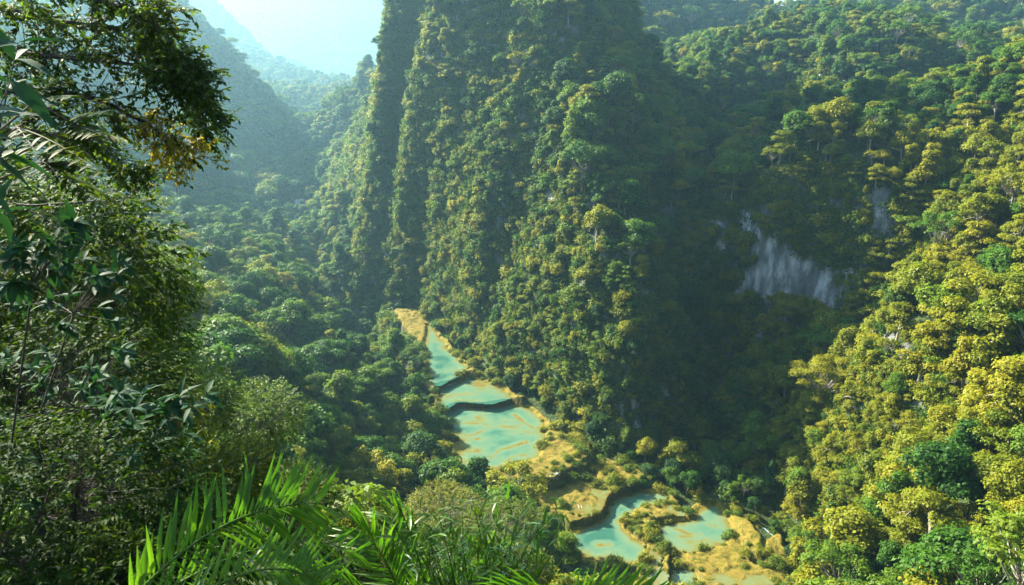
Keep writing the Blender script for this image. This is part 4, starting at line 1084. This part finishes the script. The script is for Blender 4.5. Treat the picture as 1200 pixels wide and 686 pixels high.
gb = V(-60, 520, 9.5); gb[2] = float(hz(gb[:1], gb[1:2])[0])
strap_plant('glossy_leaved_shrub', 'shrub with broad glossy deep green leaves at the edge, under the feather-leaved tree', 'shrub', gb,
            [V(20 + r3.uniform(-50, 70), 300 + r3.uniform(-45, 40), 9 + r3.uniform(-.5, .6)) for _ in range(24)], .26, .11, 'leaf_gloss', 11, 7)
gb = V(90, 700, 12.5); gb[2] = float(hz(gb[:1], gb[1:2])[0])
strap_plant('glossy_leaved_shrub', 'shrub with glossy leaves in the dark bush below the hanging-leaved one', 'shrub', gb,
            [V(90 + r3.uniform(-90, 60), 450 + r3.uniform(-45, 45), 11.8 + r3.uniform(-.6, .6)) for _ in range(24)], .28, .10, 'leaf_gloss', 12, 7)
# palms
def frond(root, pts, up, dn, n, L, W, seed, b, mat='leaf_palm', curl=0.35, tilt=0.55):
    r = np.random.default_rng(seed); w_ = np.array([V(*p) for p in pts]); m = 40
    s = np.linspace(0, len(w_) - 1, m); x = np.arange(len(w_))
    # smooth midrib
    c_ = np.stack([np.polyval(np.polyfit(x, w_[:, k], min(3, len(w_) - 1)), s) for k in range(3)], axis=1)
    rac = Geo(); rac.tube(c_ - b, np.linspace(0.018, 0.003, m), 6)
    fo = add_obj('frond', rac.mesh('frond'), M['leaf_palm'], root)
    t = np.linspace(0.12, 1.0, n); P_ = np.stack([np.interp(t * (m - 1), np.arange(m), c_[:, k]) for k in range(3)], axis=1)
    T_ = unit(np.stack([np.interp(t * (m - 1), np.arange(m), np.gradient(c_[:, k])) for k in range(3)], axis=1))
    g = Geo(); env = np.clip(0.55 + 0.9 * np.sin(np.clip(t, 0, 1) * 2.7), 0.25, 1.3) * 0.75
    for axis in (np.array(up, float), np.array(dn, float)):
        ax = unit(axis) + T_ * (tilt + 0.7 * t[:, None] ** 2) + r.normal(size=(n, 3)) * 0.13
        l_ = L * env * r.uniform(0.72, 1.15, n) * np.where(r.uniform(size=n) < 0.07, 0.3, 1); nr = np.cross(T_, axis) + r.normal(size=(n, 3)) * 0.25; nr[:, 2] = np.abs(nr[:, 2]) + 0.2
        g.add(*leaf_blades(P_ - b, ax, nr, l_, np.full(n, W) * r.uniform(.85, 1.15, n), 0.22, curl))
    add_obj('leaflets', g.mesh('leaflets'), M[mat], fo)
def palm(label, base, fronds):
    b = np.array(base); b[2] = float(hz(b[:1], b[1:2])[0])
    root = empty('palm', tuple(b), label, 'palm'); st = Geo()
    for f in fronds:
        p0 = V(*f[0][0]); st.tube([b * 0, (p0 - b) * 0.6 + np.array([0, 0, .1]), p0 - b], [.04, .028, .018], 6)
    add_obj('stem', st.mesh('stem'), M['bark'], root)
    for i, f in enumerate(fronds): frond(root, f[0], f[1], f[2], f[3], f[4], f[5], 500 + i, b)
palm('palm with one great feathery frond arching from the bottom edge over the dark bushes', V(110, 800, 6.4), [
    ([(120, 740, 6.3), (190, 668, 6.5), (255, 619, 6.8), (315, 597, 7.2), (372, 590, 7.6)], (-0.25, -0.1, 1.0), (0.5, -0.25, -0.75), 46, .66, .050),
    ([(150, 760, 6.0), (230, 700, 6.1), (300, 668, 6.3), (350, 672, 6.5), (390, 700, 6.6)], (-0.1, 0.4, 0.9), (0.2, -.5, -.8), 34, .46, .042),
    ([(100, 760, 6.5), (180, 700, 7.0), (270, 655, 7.6), (350, 634, 8.2), (420, 650, 8.6)], (-0.1, 0.3, 1.0), (0.5, -0.25, -0.75), 40, .52, .045),
])
palm('palm with a dark fan of spiky leaflets beside the bamboo', V(470, 800, 9), [
    ([(480, 740, 8.8), (462, 680, 8.8), (440, 640, 8.9), (420, 622, 9.0)], (0.5, 0.2, 0.8), (-0.8, -0.1, -0.3), 30, .62, .045),
    ([(490, 740, 9.0), (488, 672, 9.2), (478, 630, 9.4), (455, 606, 9.6)], (0.6, 0.1, 0.8), (-0.8, 0.0, 0.2), 34, .60, .045),
    ([(500, 745, 8.6), (520, 690, 8.6), (545, 660, 8.7), (580, 655, 8.8)], (-0.2, 0.2, 1), (0.3, -.2, -.8), 30, .50, .04),
    ([(470, 745, 8.4), (430, 700, 8.4), (380, 675, 8.5), (330, 680, 8.6)], (0, 0.2, 1), (-0.3, -.2, -.8), 30, .50, .04),
])
palm('palm showing only spiky leaflet tips at the bottom edge below the lower left pool', V(700, 810, 6), [
    ([(640, 735, 5.9), (680, 700, 6), (725, 690, 6.1), (775, 700, 6.2)], (0.3, 0.2, 1.0), (0.3, -.2, -.8), 26, .36, .034),
    ([(660, 735, 5.6), (650, 706, 5.6), (615, 690, 5.7), (570, 695, 5.8)], (-0.1, 0.2, 1.0), (-0.3, -.2, -.8), 24, .30, .032),
])

# bamboo
bb = V(560, 800, 7.2); bb[2] = float(hz(bb[:1], bb[1:2])[0])
root = empty('bamboo', tuple(bb), 'clump of bright green bamboo leaves at the bottom edge between the palms', 'bamboo')
for i in range(26):
    x = 480 + i * 6.3 + r3.uniform(-8, 8); top = V(x + (x - 560) * .25, 596 + r3.uniform(-16, 60) + abs(x - 560) * 0.12, 7.0 + r3.uniform(-.6, .6)); b0 = bb + r3.normal(size=3) * [.15, .15, 0]
    m1 = b0 * 0.45 + top * 0.55 + [0, 0, .3]; s = np.linspace(0, 1, 14)[:, None]
    c_ = (1 - s) ** 2 * b0 + 2 * s * (1 - s) * m1 + s * s * top
    cu = Geo(); cu.tube(c_ - bb, np.linspace(.012, .003, 14), 5)
    culm = add_obj('culm', cu.mesh('culm'), M['leaf_near_bright'], root)
    k = r3.integers(6, 14, 34); n = len(k); g = Geo()
    ax = r3.normal(size=(n, 3)) * 0.7 + [0, 0, 0.15]; l_ = .20 * r3.uniform(.6, 1.25, n)
    g.add(*leaf_blades(c_[k] - bb + r3.normal(size=(n, 3)) * 0.05, ax, np.array([0, 0, 1.0]) + r3.normal(size=(n, 3)) * .3, l_, l_ * .15, .15, .4))
    add_obj('leaves', g.mesh('leaves'), M['leaf_palm' if i % 3 else 'leaf_near_bright'], culm)
